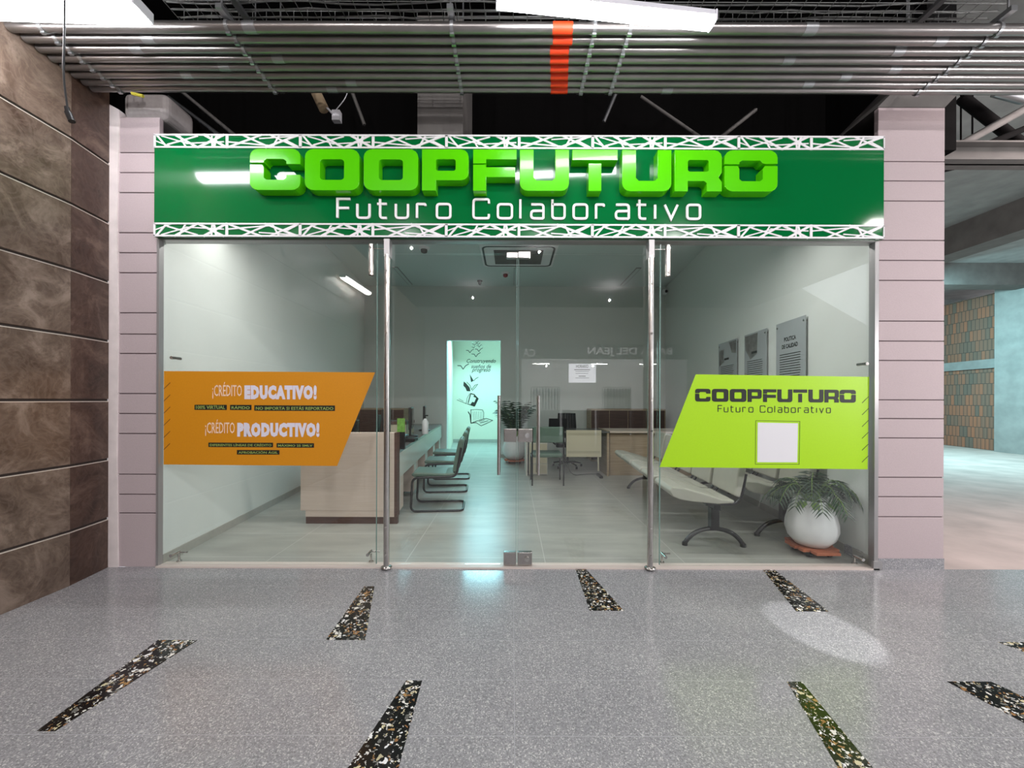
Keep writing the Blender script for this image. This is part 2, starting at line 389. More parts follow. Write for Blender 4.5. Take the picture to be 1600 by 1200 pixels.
# ---------------------------------------------------------------- setting: floors
GY = 3.23     # the glass line
IN = 3.24
SX0, SX1 = -3.3, 3.78
mb = MB(); mb.box((-3.6, -9, -.1), (9, 3.2, 0)); fl = struct(mb.build('floor', M['terrazzo'], o=(.015, 1.6, 0)), 'polished grey terrazzo mall floor with dark inlays')
def FP(px, py, z=0):
    Y = F*CH/(py-HZ); return ((px-800)*Y/F, Y, z)
inl = [[(248, 1002), (310, 1002), (88, 1145), (59, 1145)], [(570, 917), (586, 917), (572, 1001), (510, 1001)], [(636, 1064), (661, 1064), (605, 1275), (496, 1275)],
       [(900, 888.5), (916, 888.5), (976, 954), (922, 954)], [(1192, 888.5), (1210, 888.5), (1296, 954), (1245, 954)], [(1231, 1064), (1254, 1064), (1430, 1275), (1357, 1275)],
       [(1481, 1063), (1550, 1063), (1790, 1172), (1705, 1182)], [(1561, 1001), (1625, 1001), (1790, 1062), (1720, 1062)]]
for q in inl:
    m_ = MB(); m_.hexa([FP(x, y, .0015) for x, y in q], (0, 0, -.01))
    m_.build('inlay', M['chips'], fl, o=fl.location)
mb = MB(); mb.box((-2.95, GY-.05, -.1), (3.05, GY+.05, .012)); struct(mb.build('trim_1', M['sill'], o=(0, GY, 0)), 'pale stone sill under the glass front')
mb = MB(); mb.hexa([(-3.3, GY+.05, -.1), (3.52, GY+.05, -.1), (3.9, 13.2, -.1), (-4.4, 13.2, -.1)], (0, 0, .104)); struct(mb.build('floor_inside', M['tiles'], o=(.29, 4.0, 0)), 'grey tiled office floor')
mb = MB(); mb.box((3.1, 3.2, -.1), (22, 16, -.001)); mb.box((9, -9, -.1), (22, 3.2, 0)); struct(mb.build('floor_concrete', M['confloor'], o=(8, 6, 0)), 'dusty bare concrete floor beyond the pillar')

# stone wall on the left
def wl(y):
    return -3.3 if y < 2.87 else -3.3-(y-2.87)*.16
gz = [.41, .90, 1.39, 1.88, 2.37, 2.86, 3.35]
wall = MB(); dk = MB(); gr = MB(); st = MB()
lev = [0]+gz+[4.6]
for a, b in zip(lev[:-1], lev[1:]):
    z0 = a+(.008 if a else 0); z1 = b-.012
    wall.hexa([(-3.3, -9, z0), (-3.3, 2.87, z0), (-3.3, 2.87, z1), (-3.3, -9, z1)], (-.3, 0, 0))
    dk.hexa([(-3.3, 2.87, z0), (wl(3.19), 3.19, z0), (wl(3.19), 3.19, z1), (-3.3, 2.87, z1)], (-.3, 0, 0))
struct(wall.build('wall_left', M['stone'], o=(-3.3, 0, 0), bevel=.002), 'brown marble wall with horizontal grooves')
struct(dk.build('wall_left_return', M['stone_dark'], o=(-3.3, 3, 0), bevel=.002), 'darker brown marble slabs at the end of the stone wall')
for g in gz:
    gr.hexa([(-3.31, -9, g-.02), (-3.31, 2.87, g-.02), (wl(3.19)-.01, 3.19, g-.02), (wl(3.19)-.01, 3.19, g+.012), (-3.31, 2.87, g+.012), (-3.31, -9, g+.012)], (-.2, 0, 0))
    st.hexa([(-3.298, -9, g-.016), (-3.298, 2.87, g-.016), (wl(3.19)+.002, 3.19, g-.016), (wl(3.19)+.002, 3.19, g-.010), (-3.298, 2.87, g-.010), (-3.298, -9, g-.010)], (-.2, 0, 0))
struct(gr.build('trim_2', M['groove'], o=(-3.4, 0, 0))); struct(st.build('trim_3', M['strip'], o=(-3.3, 0, 0)), 'thin pale metal strips in the marble wall grooves')

# pillars
def pillar(name, x0, x1, ys, ztop, label):
    p = struct(bpy.data.objects.new(name, None)); COL.objects.link(p); p.location = ((x0+x1)/2, GY, 0); p['label'] = label
    zs = sorted([(885-y)/185.7 for y in ys]); edges = [0.0]+zs+[ztop]
    m_ = MB(); jj = MB()
    for a, b in zip(edges[:-1], edges[1:]):
        m_.box((x0, GY-.03, a+(.004 if a else 0)), (x1, GY+.008, b-.004))
    jj.box((x0+.006, GY-.022, .02), (x1-.006, GY+.004, ztop-.02))
    jj.box((x0+(.3 if x0 > 0 else .01), GY, .0), (x1-(.3 if x0 < 0 else .01), GY+.28, ztop-.02))
    m_.build('render_blocks', M['pillar'], p, o=p.location, bevel=.003); jj.build('joint', M['joint'], p, o=p.location)
    return p
ys = [244, 275, 306, 368, 399, 430, 492, 525, 555, 617, 648, 679, 742, 773, 802]
pl = pillar('pillar_left', -3.30, -2.945, ys, 3.75, 'beige pink rendered pillar beside the marble wall')
m_ = MB(); m_.box((-3.27, GY-.02, 3.75), (-2.90, GY+.28, 3.97)); m_.build('rounded_top', M['pillartop'], pl, o=pl.location, bevel=.05, seg=4)
ys = [255, 285, 316, 377, 408, 439, 502, 533, 563, 624, 653, 683, 744, 774, 805]
pr = pillar('pillar_right', 3.045, 3.60, [y-1 for y in ys], 3.85, 'beige pink rendered pillar right of the glass front')
m_ = MB(); m_.box((3.05, GY-.034, 0), (3.602, GY+.29, .09)); m_.build('base_tile', M['terrazzo'], pr, o=pr.location)
m_ = MB(); m_.hexa([(3.04, GY-.03, 3.85), (3.6, GY-.03, 3.85), (3.75, GY-.32, 4.12), (3.25, GY-.32, 4.12)], (0, .5, 0)); m_.build('haunch', M['concdark'], pr, o=pr.location)
m_ = MB(); 
random.seed(3)
pts = [(wl(3.19), 0)]
m_.hexa([(-3.36, 3.19, 0), (-3.27, 3.19, 0), (-3.283, 3.19, .9), (-3.275, 3.19, 2.0), (-3.287, 3.19, 2.9), (-3.27, 3.19, 3.80), (-3.36, 3.19, 3.85)], (0, .12, 0))
struct(m_.build('trim_4', M['plaster'], o=(-3.31, 3.19, 0)), 'strip of rough white plaster beside the marble wall')

# interior shell
BW = 9.3
lx = lambda y: -2.95-.105*(y-IN)
rx = lambda y: 3.04+.112*(y-IN)
m_ = MB(); m_.hexa([(lx(IN), IN, 0), (lx(BW), BW, 0), (lx(BW), BW, 4.15), (lx(4.3), 4.3, 4.15), (lx(4.3), 4.3, 3.28), (lx(IN), IN, 3.28)], (-.15, 0, 0)); struct(m_.build('wall_inside_left', M['iwall'], o=(-3.2, 6, 0)), 'white inside wall behind the orange sticker')
m_ = MB(); m_.hexa([(rx(IN), IN, 0), (rx(BW), BW, 0), (rx(BW), BW, 4.15), (rx(4.3), 4.3, 4.15), (rx(4.3), 4.3, 3.28), (rx(IN), IN, 3.28)], (.15, 0, 0)); struct(m_.build('wall_inside_right', M['iwall'], o=(3.3, 6, 0)), 'white inside wall behind the lime sticker')
for nm, f, sgn in (('baseboard_left', lx, 1), ('baseboard_right', rx, -1)):
    m_ = MB(); m_.hexa([(f(IN), IN, 0), (f(BW), BW, 0), (f(BW), BW, .085), (f(IN), IN, .085)], (.012*sgn, 0, 0)); struct(m_.build(nm, M['base'], o=(f(6), 6, 0)))
D0, D1, DT = -1.58, -.28, 2.84        # hallway opening
m_ = MB(); m_.box((lx(BW)-.2, BW, 0), (D0, BW+.12, 4.15)); m_.box((D1, BW, 0), (rx(BW)+.2, BW+.12, 4.15)); m_.box((D0, BW, DT), (D1, BW+.12, 4.15))
struct(m_.build('wall_back', M['iwall'], o=(0, BW, 0)), 'white back wall with an opening to the hallway')
m_ = MB(); m_.box((D1, BW-.012, 0), (rx(BW), BW, .085)); struct(m_.build('baseboard_back', M['base'], o=(1.5, BW, 0)))
m_ = MB(); m_.box((-3.9, 4.3, 4.15), (4.1, BW+.1, 4.25)); struct(m_.build('ceiling_inside', M['iceil'], o=(0, 6, 4.15)), 'pale ceiling of the office')
HW = 12.6
m_ = MB(); m_.box((-3.2, HW, 0), (1.6, HW+.1, 3.6)); hall = struct(m_.build('wall_hallway', M['hallwall'], o=(-1, HW, 0)), 'pale mint hallway wall with the printed artwork')
m_ = MB(); m_.hexa([(D0, BW+.12, 0), (-1.93, HW, 0), (-1.93, HW, 3.5), (D0, BW+.12, 3.5)], (-.1, 0, 0)); struct(m_.build('wall_hallway_left', M['hallwall'], o=(-1.7, 11, 0)))
m_ = MB(); m_.box((1.5, BW+.12, 0), (1.6, HW, 3.5)); struct(m_.build('wall_hallway_right', M['hallwall'], o=(1.5, 11, 0)))
m_ = MB(); m_.box((-3.2, BW+.1, 3.45), (1.6, HW+.1, 3.55)); struct(m_.build('ceiling_hallway', M['iceil'], o=(-1, 11, 3.45)))
m_ = MB(); m_.box((-1.93, HW-.012, 0), (1.5, HW, .11)); struct(m_.build('baseboard_hallway', M['base'], o=(-1, HW, 0)))
# header above the glass, dark void wall above the sign
m_ = MB(); m_.box((-2.95, GY-.03, 2.725), (3.045, GY+.05, 2.80)); struct(m_.build('trim_5', M['alu'], o=(0, GY, 2.73)), 'grey aluminium head rail above the glass')
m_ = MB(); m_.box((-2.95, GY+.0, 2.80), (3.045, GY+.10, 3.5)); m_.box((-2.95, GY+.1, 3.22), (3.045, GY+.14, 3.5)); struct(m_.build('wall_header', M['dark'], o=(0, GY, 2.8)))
m_ = MB(); m_.box((-3.9, 4.3, 3.3), (3.9, 4.4, 4.9)); m_.box((-3.9, 3.34, 3.26), (3.56, 4.3, 3.32)); m_.box((3.5, 3.4, 3.32), (3.55, 4.3, 4.9)); struct(m_.build('wall_void', M['dark'], o=(0, 4.3, 3.3)), 'walls of the void above the sign, its darkness put into their colour')
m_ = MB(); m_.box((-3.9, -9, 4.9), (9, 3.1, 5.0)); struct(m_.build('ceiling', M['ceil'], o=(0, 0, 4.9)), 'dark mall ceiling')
m_ = MB(); m_.box((-3.9, 3.1, 4.9), (3.62, 4.4, 5.0)); m_.box((-3.9, 3.1, 3.9), (-3.5, 4.4, 4.9)); struct(m_.build('ceiling_void', M['dark'], o=(0, 3.8, 4.9)), 'ceiling of the void above the sign, shade put into its colour')
m_ = MB(); m_.box((-2.96, GY-.035, .0), (-2.94, GY+.008, 2.73)); struct(m_.build('trim_6', M['alu'], o=(-2.95, GY, 0))); 
m_ = MB(); m_.box((3.018, GY-.035, .0), (3.05, GY+.02, 2.73)); m_.box((3.0, GY-.05, 0), (3.07, GY-.03, .07)); struct(m_.build('trim_7', M['alu'], o=(3.03, GY, 0)), 'grey aluminium channel at the right end of the glass')

# ---------------------------------------------------------------- glass front
def gx(px): return (px-800)*GY/F
def gzz(py): return CH-(py-HZ)*GY/F
def pane(name, p0, p1, y0, y1, label, yoff=0):
    m_ = MB(); m_.box((gx(p0), GY-.005+yoff, gzz(y1)), (gx(p1), GY+.005+yoff, gzz(y0)))
    o_ = m_.build(name, M['glass'], o=(gx((p0+p1)/2), GY, 0)); o_['label'] = label; return struct(o_)
w1 = pane('window_1', 256, 589, 380, 882.5, 'large fixed glass pane behind the orange sticker')
w2 = pane('window_2', 1031, 1358, 380, 882.5, 'large fixed glass pane behind the lime sticker')
w3 = pane('window_3', 592, 1027, 380, 396.5, 'low glass transom above the two glass doors')
d1 = pane('door_1', 592, 807, 398.5, 881, 'left frameless glass door leaf')
d2 = pane('door_2', 809.5, 1027, 398.5, 881, 'right frameless glass door leaf')
for o_, xs in ((w1, [589]), (w2, [1031])):
    m_ = MB()
    for x in xs: m_.box((gx(x)-.003, GY-.0055, .02), (gx(x)+.003, GY+.0055, 2.71))
    m_.build('polished_edge', M['edge'], o_, o=o_.location)
for o_, x in ((d1, 807), (d2, 809.5)):
    m_ = MB(); m_.box((gx(x)-.0012, GY-.0055, .02), (gx(x)+.0012, GY+.0055, gzz(398.5))); m_.build('polished_edge', M['edge'], o_, o=o_.location)
# door handles, locks
for o_, x in ((d1, 779.5), (d2, 841.5)):
    m_ = MB(); X = gx(x)*(GY-.06)/GY; z0 = 1.4-(742-625)*(GY-.06)/F; z1 = 1.4+(625-618)*(GY-.06)/F
    m_.tube([(X, GY-.06, z0), (X, GY-.06, z1)], .0125, 14)
    for z in (z0+.12, z1-.12): m_.tube([(X, GY-.06, z), (X, GY+.06, z)], .008, 10)
    m_.tube([(X, GY+.06, z0), (X, GY+.06, z1)], .0125, 14)
    h = m_.build('handle', M['steel'], o_, o=o_.location); h['label'] = 'vertical steel tube handle'
for yy0, yy1, nm in ((669.5, 690.5, 'lock'), (861.5, 882, 'lock')):
    for o_, a, b in ((d1, 787.5, 807.3), (d2, 809.3, 832)):
        m_ = MB(); m_.box((gx(a), GY-.022, gzz(yy1)), (gx(b), GY+.022, gzz(yy0)))
        lk = m_.build('lock', M['steel'], o_, o=o_.location, bevel=.006, seg=3); lk['label'] = 'brushed steel patch lock'
        if o_ is d2:
            m_ = MB(); cx, cz = gx(824), gzz((yy0+yy1)/2)
            m_.tube([(cx, GY-.022, cz), (cx, GY-.032, cz)], .032/1.6, 24); m_.tube([(cx, GY-.03, cz), (cx, GY-.036, cz)], .01, 12)
            m_.build('cylinder_cap', M['chrome'], lk, o=o_.location)
m_ = MB(); m_.box((gx(809), GY-.02, gzz(404)), (gx(828), GY+.02, gzz(394.5))); m_.build('top_patch', M['steel'], d2, o=d2.location, bevel=.003)
m_ = MB(); m_.box((gx(791), GY-.02, gzz(404)), (gx(808), GY+.02, gzz(395.5))); m_.build('top_patch', M['steel'], d1, o=d1.location, bevel=.003)
for px, side, lab in ((604.5, -1, 'left of the glass doors'), (1016.5, 1, 'right of the glass doors')):
    Yp = GY-.055; X = (px-800)*Yp/F
    t_ = thing('steel_post', 'tall round stainless steel post '+lab, 'post', (X, Yp, 0))
    m_ = MB(); m_.tube([(0, 0, 0.012), (0, 0, CH-(399-HZ)*Yp/F)], .024, 20); m_.build('pole', M['steel'], t_)
    m_ = MB(); m_.box((-.024, -.02, 2.575), (.024, .05, 2.725)); m_.build('top_clamp', M['alu'], t_, bevel=.004)
    m_ = MB(); m_.lathe([(.045, .012), (.045, .02), (.026, .028)], n=20); m_.build('foot', M['steel'], t_)
    for z in (2.46, 2.36, 1.95, 1.4, 1.15, .35, .12):
        m_ = MB(); m_.tube([(0, -.028, z), (0, .055, z)], .006, 8); m_.lathe([(.0, 0), (.011, .002), (.011, .008), (0, .01)], (0, 0, 0), 10)
        for k in range(len(m_.v)-0): pass
        m_ = MB(); m_.tube([(0, -.03, z), (0, .05, z)], .009, 10); m_.build('bolt', M['chrome'], t_)
    # short guide tube with its link rod
    px2 = 579.5 if side < 0 else 1042.5
    X2 = (px2-800)*Yp/F
    t_ = thing('hinge_tube', 'short steel tube near the top '+lab, 'fitting', (X2, Yp, 2.45))
    za, zb = CH-(431-HZ)*Yp/F-2.45, CH-(383-HZ)*Yp/F-2.45
    m_ = MB(); m_.tube([(0, 0, za), (0, 0, zb)], .022, 18); m_.build('tube_body', M['steel'], t_)
    m_ = MB(); zr = CH-(389-HZ)*Yp/F-2.45; m_.tube([(0, -.0, zr), (X-X2, 0, zr)], .004, 8); m_.build('link_rod', M['steel'], t_)
    for zz in (za+.03, zb-.03):
        m_ = MB(); m_.tube([(0, -.03, zz), (0, .05, zz)], .009, 10); m_.build('bolt', M['chrome'], t_)
def clamp(px, py, lab, ang=0, big=1):
    t_ = thing('glass_clamp', lab, 'glass clamp', (gx(px), GY, gzz(py)))
    m_ = MB(); m_.tube([(0, -.03, 0), (0, .06, 0)], .013, 14); m_.build('bolt_head', M['chrome'], t_)
    m_ = MB(); m_.tube([(0, .05, 0), (ang*.07, .055, -.002)], .007, 10)
    if big: m_.tube([(0, .05, 0), (0, .055, -gzz(py)+.015)], .009, 10); m_.tube([(-.0, .055, -gzz(py)+.02), (0, .055, -gzz(py)+.006)], .02, 14)
    m_.build('arm', M['steel'], t_)
clamp(272, 561, 'small steel stand-off clamp above the orange sticker', -1, 0)
clamp(1350, 567, 'small steel stand-off clamp above the lime sticker', 1, 0)
clamp(272, 868, 'steel glass clamp at the bottom left corner of the glass front', 1)
clamp(577, 866, 'steel floor clamp under the orange sticker, beside the left post', 1)
clamp(1039, 868, 'steel floor clamp beside the right post', 1)
clamp(1345, 871, 'steel glass clamp at the floor beside the right pillar', 1)

# ---------------------------------------------------------------- lettering shapes
def coop():
    """the wide word, in pixels of the sign: x as measured, y from 0 (base) to 1 (top)"""
    L = []
    def sc(x0, x1, shapes): L.append([[(x0+p[0]*(x1-x0), p[1]) for p in s] for s in shapes])
    s, t = .28, .25; R = .16
    def arc(cx, cy, a, r=R, ry=None):
        ry = ry or r*1.15
        return [(cx+r*math.cos(math.radians(a+d)), cy+ry*math.sin(math.radians(a+d))) for d in (0, 22.5, 45, 67.5, 90)]
    def O():
        return [arc(1-R, 1-R*1.15, 0)+arc(R, 1-R*1.15, 90)+arc(R, R*1.15, 180)+arc(1-R, R*1.15, 270),
                rr(s, t, 1-s, 1-t, .07)]
    Ct = [(0, .66)]+[(R-R*math.cos(math.radians(d)), 1-R*1.15+R*1.15*math.sin(math.radians(d))) for d in (0, 22, 45, 67, 90)]
    Ct += [(1-R+R*math.sin(math.radians(d)), 1-R*1.15+R*1.15*math.cos(math.radians(d))) for d in (0, 22, 45, 67, 90)]
    CT = Ct+[(1, .63), (1-s, .63), (1-s, .70), (1-s-.05, .75), (s+.05, .75), (s, .70), (s, .66)]
    Cb = [(0, .62)]+[(R-R*math.cos(math.radians(d)), R*1.15-R*1.15*math.sin(math.radians(d))) for d in (0, 22, 45, 67, 90)]
    Cb += [(1-R+R*math.sin(math.radians(d)), R*1.15-R*1.15*math.cos(math.radians(d))) for d in (0, 22, 45, 67, 90)]
    CB = Cb+[(1, .37), (1-s, .37), (1-s, .30), (1-s-.05, .25), (s+.05, .25), (s, .30), (s, .55), (s-.03, .62)]
    OB = Cb+[(1, .62), (1-s+.04, .62), (1-s, .55), (1-s, .30), (1-s-.05, .25), (s+.05, .25), (s, .30), (s, .55), (s-.03, .62)]
    OT = Ct+[(1, .67), (.78, .67), (1-s, .68), (1-s-.05, .75), (s+.05, .75), (s, .70), (s, .66)]
    Pq = [(0, 0), (s+.02, 0), (s+.02, .25), (1-R, .25)]+[(1-R+R*math.sin(math.radians(d)), .25+R*1.1-R*1.1*math.cos(math.radians(d))) for d in (30, 60, 90)]
    Pq += [(1-R+R*math.cos(math.radians(d)), 1-R*1.1+R*1.1*math.sin(math.radians(d))) for d in (0, 30, 60, 90)]+[(0, 1)]
    Ph = rr(s+.02, .48, 1-s, .76, .05)
    F1 = [(0, .68), (1, .68-.0), (1, 1), (0, 1)]; F1 = [(0, .66), (s+.02, .66), (s+.02, .76), (1, .76), (1, 1), (0, 1)]
    F2 = [(0, 0), (s+.02, 0), (s+.02, .33), (.97, .33), (.97, .57), (s+.02, .57), (s+.02, .63), (0, .63)]
    U = [(0, 1), (0, R*1.15)]+[(R-R*math.cos(math.radians(d)), R*1.15-R*1.15*math.sin(math.radians(d))) for d in (22, 45, 67, 90)]
    U += [(1-R+R*math.sin(math.radians(d)), R*1.15-R*1.15*math.cos(math.radians(d))) for d in (0, 22, 45, 67, 90)]+[(1, 1), (1-s, 1), (1-s, .32), (1-s-.06, .25), (s+.06, .25), (s, .32), (s, 1)]
    T1 = [(0, .75), (1, .75), (1, 1), (0, 1)]; T2 = [(.36, 0), (.64, 0), (.64, .67), (.36, .67)]
    Rq = [(0, 0), (s, 0), (s, .25), (.62, .25), (.68, .2), (.68, 0), (1, 0), (1, .22), (.93, .34), (1, .46)]
    Rq += [(1-R+R*math.cos(math.radians(d)), 1-R*1.1+R*1.1*math.sin(math.radians(d))) for d in (0, 30, 60, 90)]+[(0, 1)]
    Rh = rr(s, .48, 1-s, .76, .05)
    for (a, b), g in zip([(389, 468), (475, 560), (567, 652), (658, 731), (738, 806), (811, 888), (893, 964), (971, 1048), (1053, 1127), (1131, 1214)],
                         [[CT, CB], O(), O(), [Pq, Ph], [F1, F2], [U], [T1, T2], [U], [Rq, Rh], [OT, OB]]):
        sc(a, b, g)
    return L
def tagline():
    """thin rounded square letters, list of closed or open strokes in sign pixels (x) and 0..1 height"""
    out = []; h = .74; r = .14
    def S(x0, x1, pts, closed=False, rad=None):
        wd = x1-x0; k = 30.0       # letter height in px keeps corner radii round
        P_ = [Vector((x0+p[0]*wd, p[1]*k, 0)) for p in pts]
        if closed:
            q = fillet([(P_[0]+P_[-1])/2]+P_+[(P_[0]+P_[-1])/2], 5, 4)[:-1]
        else: q = fillet(P_, 5, 4)
        out.append(([(v.x, v.y/k) for v in q], closed))
    def o(a, b): S(a, b, [(0, 0), (1, 0), (1, h), (0, h)], True)
    def u(a, b): S(a, b, [(0, h), (0, 0), (1, 0), (1, h)])
    def t(a, b): S(a, b, [(.3, 1), (.3, 0), (1, 0)]); S(a, b, [(0, h), (1, h)])
    def rr_(a, b): S(a, b, [(0, 0), (0, h)]); S(a, b, [(0, h-.1), (0, h), (1, h), (1, h-.1)])
    def aa(a, b): S(a, b, [(0, h), (1, h), (1, 0)]); S(a, b, [(1, .40), (0, .40), (0, 0), (1, 0)])
    S(527, 547, [(1, 1), (0, 1), (0, 0)]); out[-1] = ([(547, 1), (527, 1), (527, 0)], False); S(527, 547, [(0, .52), (.9, .52)])
    u(558, 577); t(589, 604); u(618, 637); rr_(651, 664); o(682, 703)
    S(739, 763, [(1, .78), (1, 1), (0, 1), (0, 0), (1, 0), (1, .22)]); o(777, 799); S(812, 813, [(0, 1), (0, 0)])
    aa(829, 848); S(862, 881, [(0, 1), (0, 0), (1, 0), (1, h), (0, h)]); o(895, 916); rr_(930, 942); aa(961, 981); t(993, 1008)
    S(1022, 1023, [(0, h), (0, 0)]); out.append(([(1037, h), (1047, 0), (1057, h)], False)); o(1072, 1092)
    return out

# ---------------------------------------------------------------- the shop sign
SY = 3.16
sg = thing('shop_sign', 'long green fascia sign with raised lime letters above the glass front', 'sign', (0, SY, 2.68))
so = sg.location
sx0, sx1 = (240-800)*SY/F, (1380-800)*SY/F
Z = lambda y: CH-(y-HZ)*SY/F
ztop, zbot, z1, z2 = Z(212), Z(371.5), Z(232.5), Z(351)
m_ = MB(); m_.box((sx0, SY, zbot), (sx1, SY+.045, ztop)); m_.build('panel', M['signgreen'], sg, o=so)
m_ = MB(); m_.box((sx0+.03, SY+.045, zbot+.015), (sx1-.03, GY-.03, ztop-.02)); m_.build('backing_frame', M['alu'], sg, o=so)
def lattice(za, zb, flip):
    m_ = MB(); n = 5; wd = (sx1-sx0)/n; hh = zb-za
    base = [(.015, 1, .09, 0, .010), (.0, .55, .13, .0, .006), (.09, .22, .30, .9, .008), (.14, 1, .30, 0, .011), (.17, 1, .22, 0, .008), (.05, .9, .22, .35, .006), (.30, 0, .48, 1, .012), (.34, 1, .50, 0, .012), (.395, 1, .40, 0, .008),
            (.43, 1, .41, 0, .012), (.50, .9, .50, 0, .014), (.5, 0, .74, 1, .010), (.50, .45, .80, .15, .007), (.60, 1, .80, 0, .009), (.72, .7, .99, .9, .006), (.76, 0, .98, .95, .011), (.79, 1, .99, 0, .009), (.86, 1, .81, 0, .009), (.90, .6, .985, .1, .007), (.22, .3, .48, .45, .006)]
    for k in range(n):
        X0 = sx0+k*wd
        for ib, (a, b, c, d, tk) in enumerate(base):
            if flip: b, d = 1-b, 1-d; a, c = a, c
            for q in m_.strip([(X0+a*wd, za+b*hh), (X0+c*wd, za+d*hh)], tk*1.55): m_.plate([q], SY-.0045-ib*.0001, .0042+ib*.0001)
        for q in (((X0, za), (X0+.014, zb)), ((X0+wd-.008, za), (X0+wd, zb)), ((X0, za-.004), (X0+wd, za+.009)), ((X0, zb-.009), (X0+wd, zb+.004))):
            m_.box((q[0][0], SY-.0075, q[0][1]), (q[1][0], SY-.0005, q[1][1]))
    return m_
lattice(z1, ztop-.002, False).build('lattice_border', M['white'], sg, o=so)
lattice(zbot+.004, z2, True).build('lattice_border', M['white'], sg, o=so)
LD = .09; LY = SY-LD
for k, g in enumerate(coop()):
    rise = lambda x: 233.5+(x-388)/827*.6
    xf = lambda x, y, d: ((x-800)*LY/F, SY-d, CH-((298-y*64.5)-HZ)*LY/F)
    curve_mesh('letter', g, M['lime3d'], LD, xf, sg, so, bevel=.002)
nlay = 0; tl = {}; starts = [527, 558, 589, 618, 651, 682, 739, 777, 812, 829, 862, 895, 930, 961, 993, 1022, 1037, 1072]
def tkey(pts): return max(x for x in starts if x <= min(p[0] for p in pts)+1)
for pts, cl in tagline():
    q = [((x-800)*SY/F, CH-((342-y*29.5)-HZ)*SY/F) for x, y in pts]
    m_ = tl.setdefault(tkey(pts), MB())
    nlay += 1
    for quad in m_.strip(q, .0185, cl): m_.plate([quad], SY-.012-(nlay % 2)*.0003, .0118)
for m_ in tl.values(): m_.build('tagline_letter', M['white'], sg, o=so)

# ---------------------------------------------------------------- stickers on the glass
KY = GY-.0065
def sticker(name, quad, mat, label):
    t_ = thing(name, label, 'sticker', P(quad[3][0], quad[3][1], KY))
    m_ = MB(); m_.hexa([P(x, y, KY) for x, y in quad], (0, .001, 0)); m_.build('vinyl_sheet', mat, t_, o=t_.location)
    return t_
so_ = sticker('window_sticker', [(256, 581.5), (586, 582.5), (527, 729), (256, 727.5)], M['orange'], 'orange vinyl sticker with white credit lettering on the left glass pane')
fx = facing(KY)
def tx(t_, s, a, b, y0, y1, mat, bold=0, lift=.0012, shear=0, name='lettering', spacing=1):
    f = lambda x, y, d: fx(x, y, d+lift)
    # text y runs upwards: fit into rows y1 (bottom) to y0 (top)
    text(name, s, (a, b, y1, y0), f, mat, t_, t_.location, bold, shear, .0006, spacing)
tx(so_, '\u00a1CR\u00c9DITO', 332, 378, 598.5, 625, M['peach'], .005)
tx(so_, 'EDUCATIVO!', 382, 495, 602.5, 625.5, M['inkred'], .085, spacing=1.2)
tx(so_, '\u00a1CR\u00c9DITO', 321, 367, 657, 683, M['peach'], .005)
tx(so_, 'PRODUCTIVO!', 371, 499.5, 661, 684, M['inkred'], .085, spacing=1.2)
for (a, b, c, d), s in (((304, 354.5, 634, 642), '100% VIRTUAL'), ((359.5, 393, 634, 642), 'R\u00c1PIDO'), ((397.5, 523.5, 634.5, 643), 'NO IMPORTA SI EST\u00c1S REPORTADO'),
                        ((326, 427, 693, 700), 'DIFERENTES L\u00cdNEAS DE CR\u00c9DITO'), ((432.5, 491, 693.5, 700.5), 'M\u00c1XIMO 25 SMLV'), ((370.5, 437, 704.5, 711.5), 'APROBACI\u00d3N \u00c1GIL')):
    m_ = MB(); m_.hexa([P(x, y, KY-.0004) for x, y in ((a, c), (b, c), (b, d), (a, d))], (0, -.0006, 0)); m_.build('black_label', M['ink'], so_, o=so_.location)
    tx(so_, s, a+2.5, b-2.5, c+1.2, d-1.4, M['limeink'], .012, lift=.0016)
for k in range(6):
    y = 609.5+k*19; m_ = MB()
    for q in m_.strip([(256, y), (266, y-10)], 1.1): m_.hexa([P(v[0], v[1], KY-.0004) for v in q], (0, -.0006, 0))
    m_.build('hatch_mark', M['hash'], so_, o=so_.location)
sl = sticker('window_sticker', [(1087, 584), (1358, 587), (1356, 731.5), (1031, 729)], M['lime'], 'lime green vinyl sticker with black lettering on the right glass pane')
k_ = (1337-1086)/(1214-389)
for g in coop():
    curve_mesh('lettering', [[(1086+(p[0]-389)*k_, p[1]) for p in s] for s in g], M['ink'], .0006, lambda x, y, d: fx(x, 626.5-y*20+(x-1086)/251*1.0, d+.0012), sl, sl.location)
m_ = MB(); kk = (1298-1122)/(1093-527); tl = {}
for pts, cl in tagline():
    m_ = tl.setdefault(tkey(pts), MB()); q = [(1122+(x-527)*kk, 642.5-y*10+(x-527)*kk/176*1) for x, y in pts]
    for quad in m_.strip(q, 1.25, cl): m_.hexa([P(v[0], v[1], KY-.0012) for v in quad], (0, -.0006, 0))
for m_ in tl.values(): m_.build('tagline_letter', M['ink'], sl, o=sl.location)
m_ = MB(); m_.hexa([P(x, y, KY-.0006) for x, y in ((1184, 659), (1247, 660), (1246, 721), (1183.5, 721))], (0, -.0006, 0)); m_.build('blank_card', M['paper'], sl, o=sl.location)
m_ = MB()
for quad in m_.strip([(1181, 656), (1250, 657), (1249, 724), (1180.5, 724)], .7, True): m_.hexa([P(v[0], v[1], KY-.0006) for v in quad], (0, -.0006, 0))
m_.build('card_outline', M['hashg'], sl, o=sl.location)
for k in range(6):
    y = 620+k*18.5; m_ = MB()
    for q in m_.strip([(1347, y+8), (1357, y-2)], 1.1): m_.hexa([P(v[0], v[1], KY-.0004) for v in q], (0, -.0006, 0))
    m_.build('hatch_mark', M['hashg'], sl, o=sl.location)
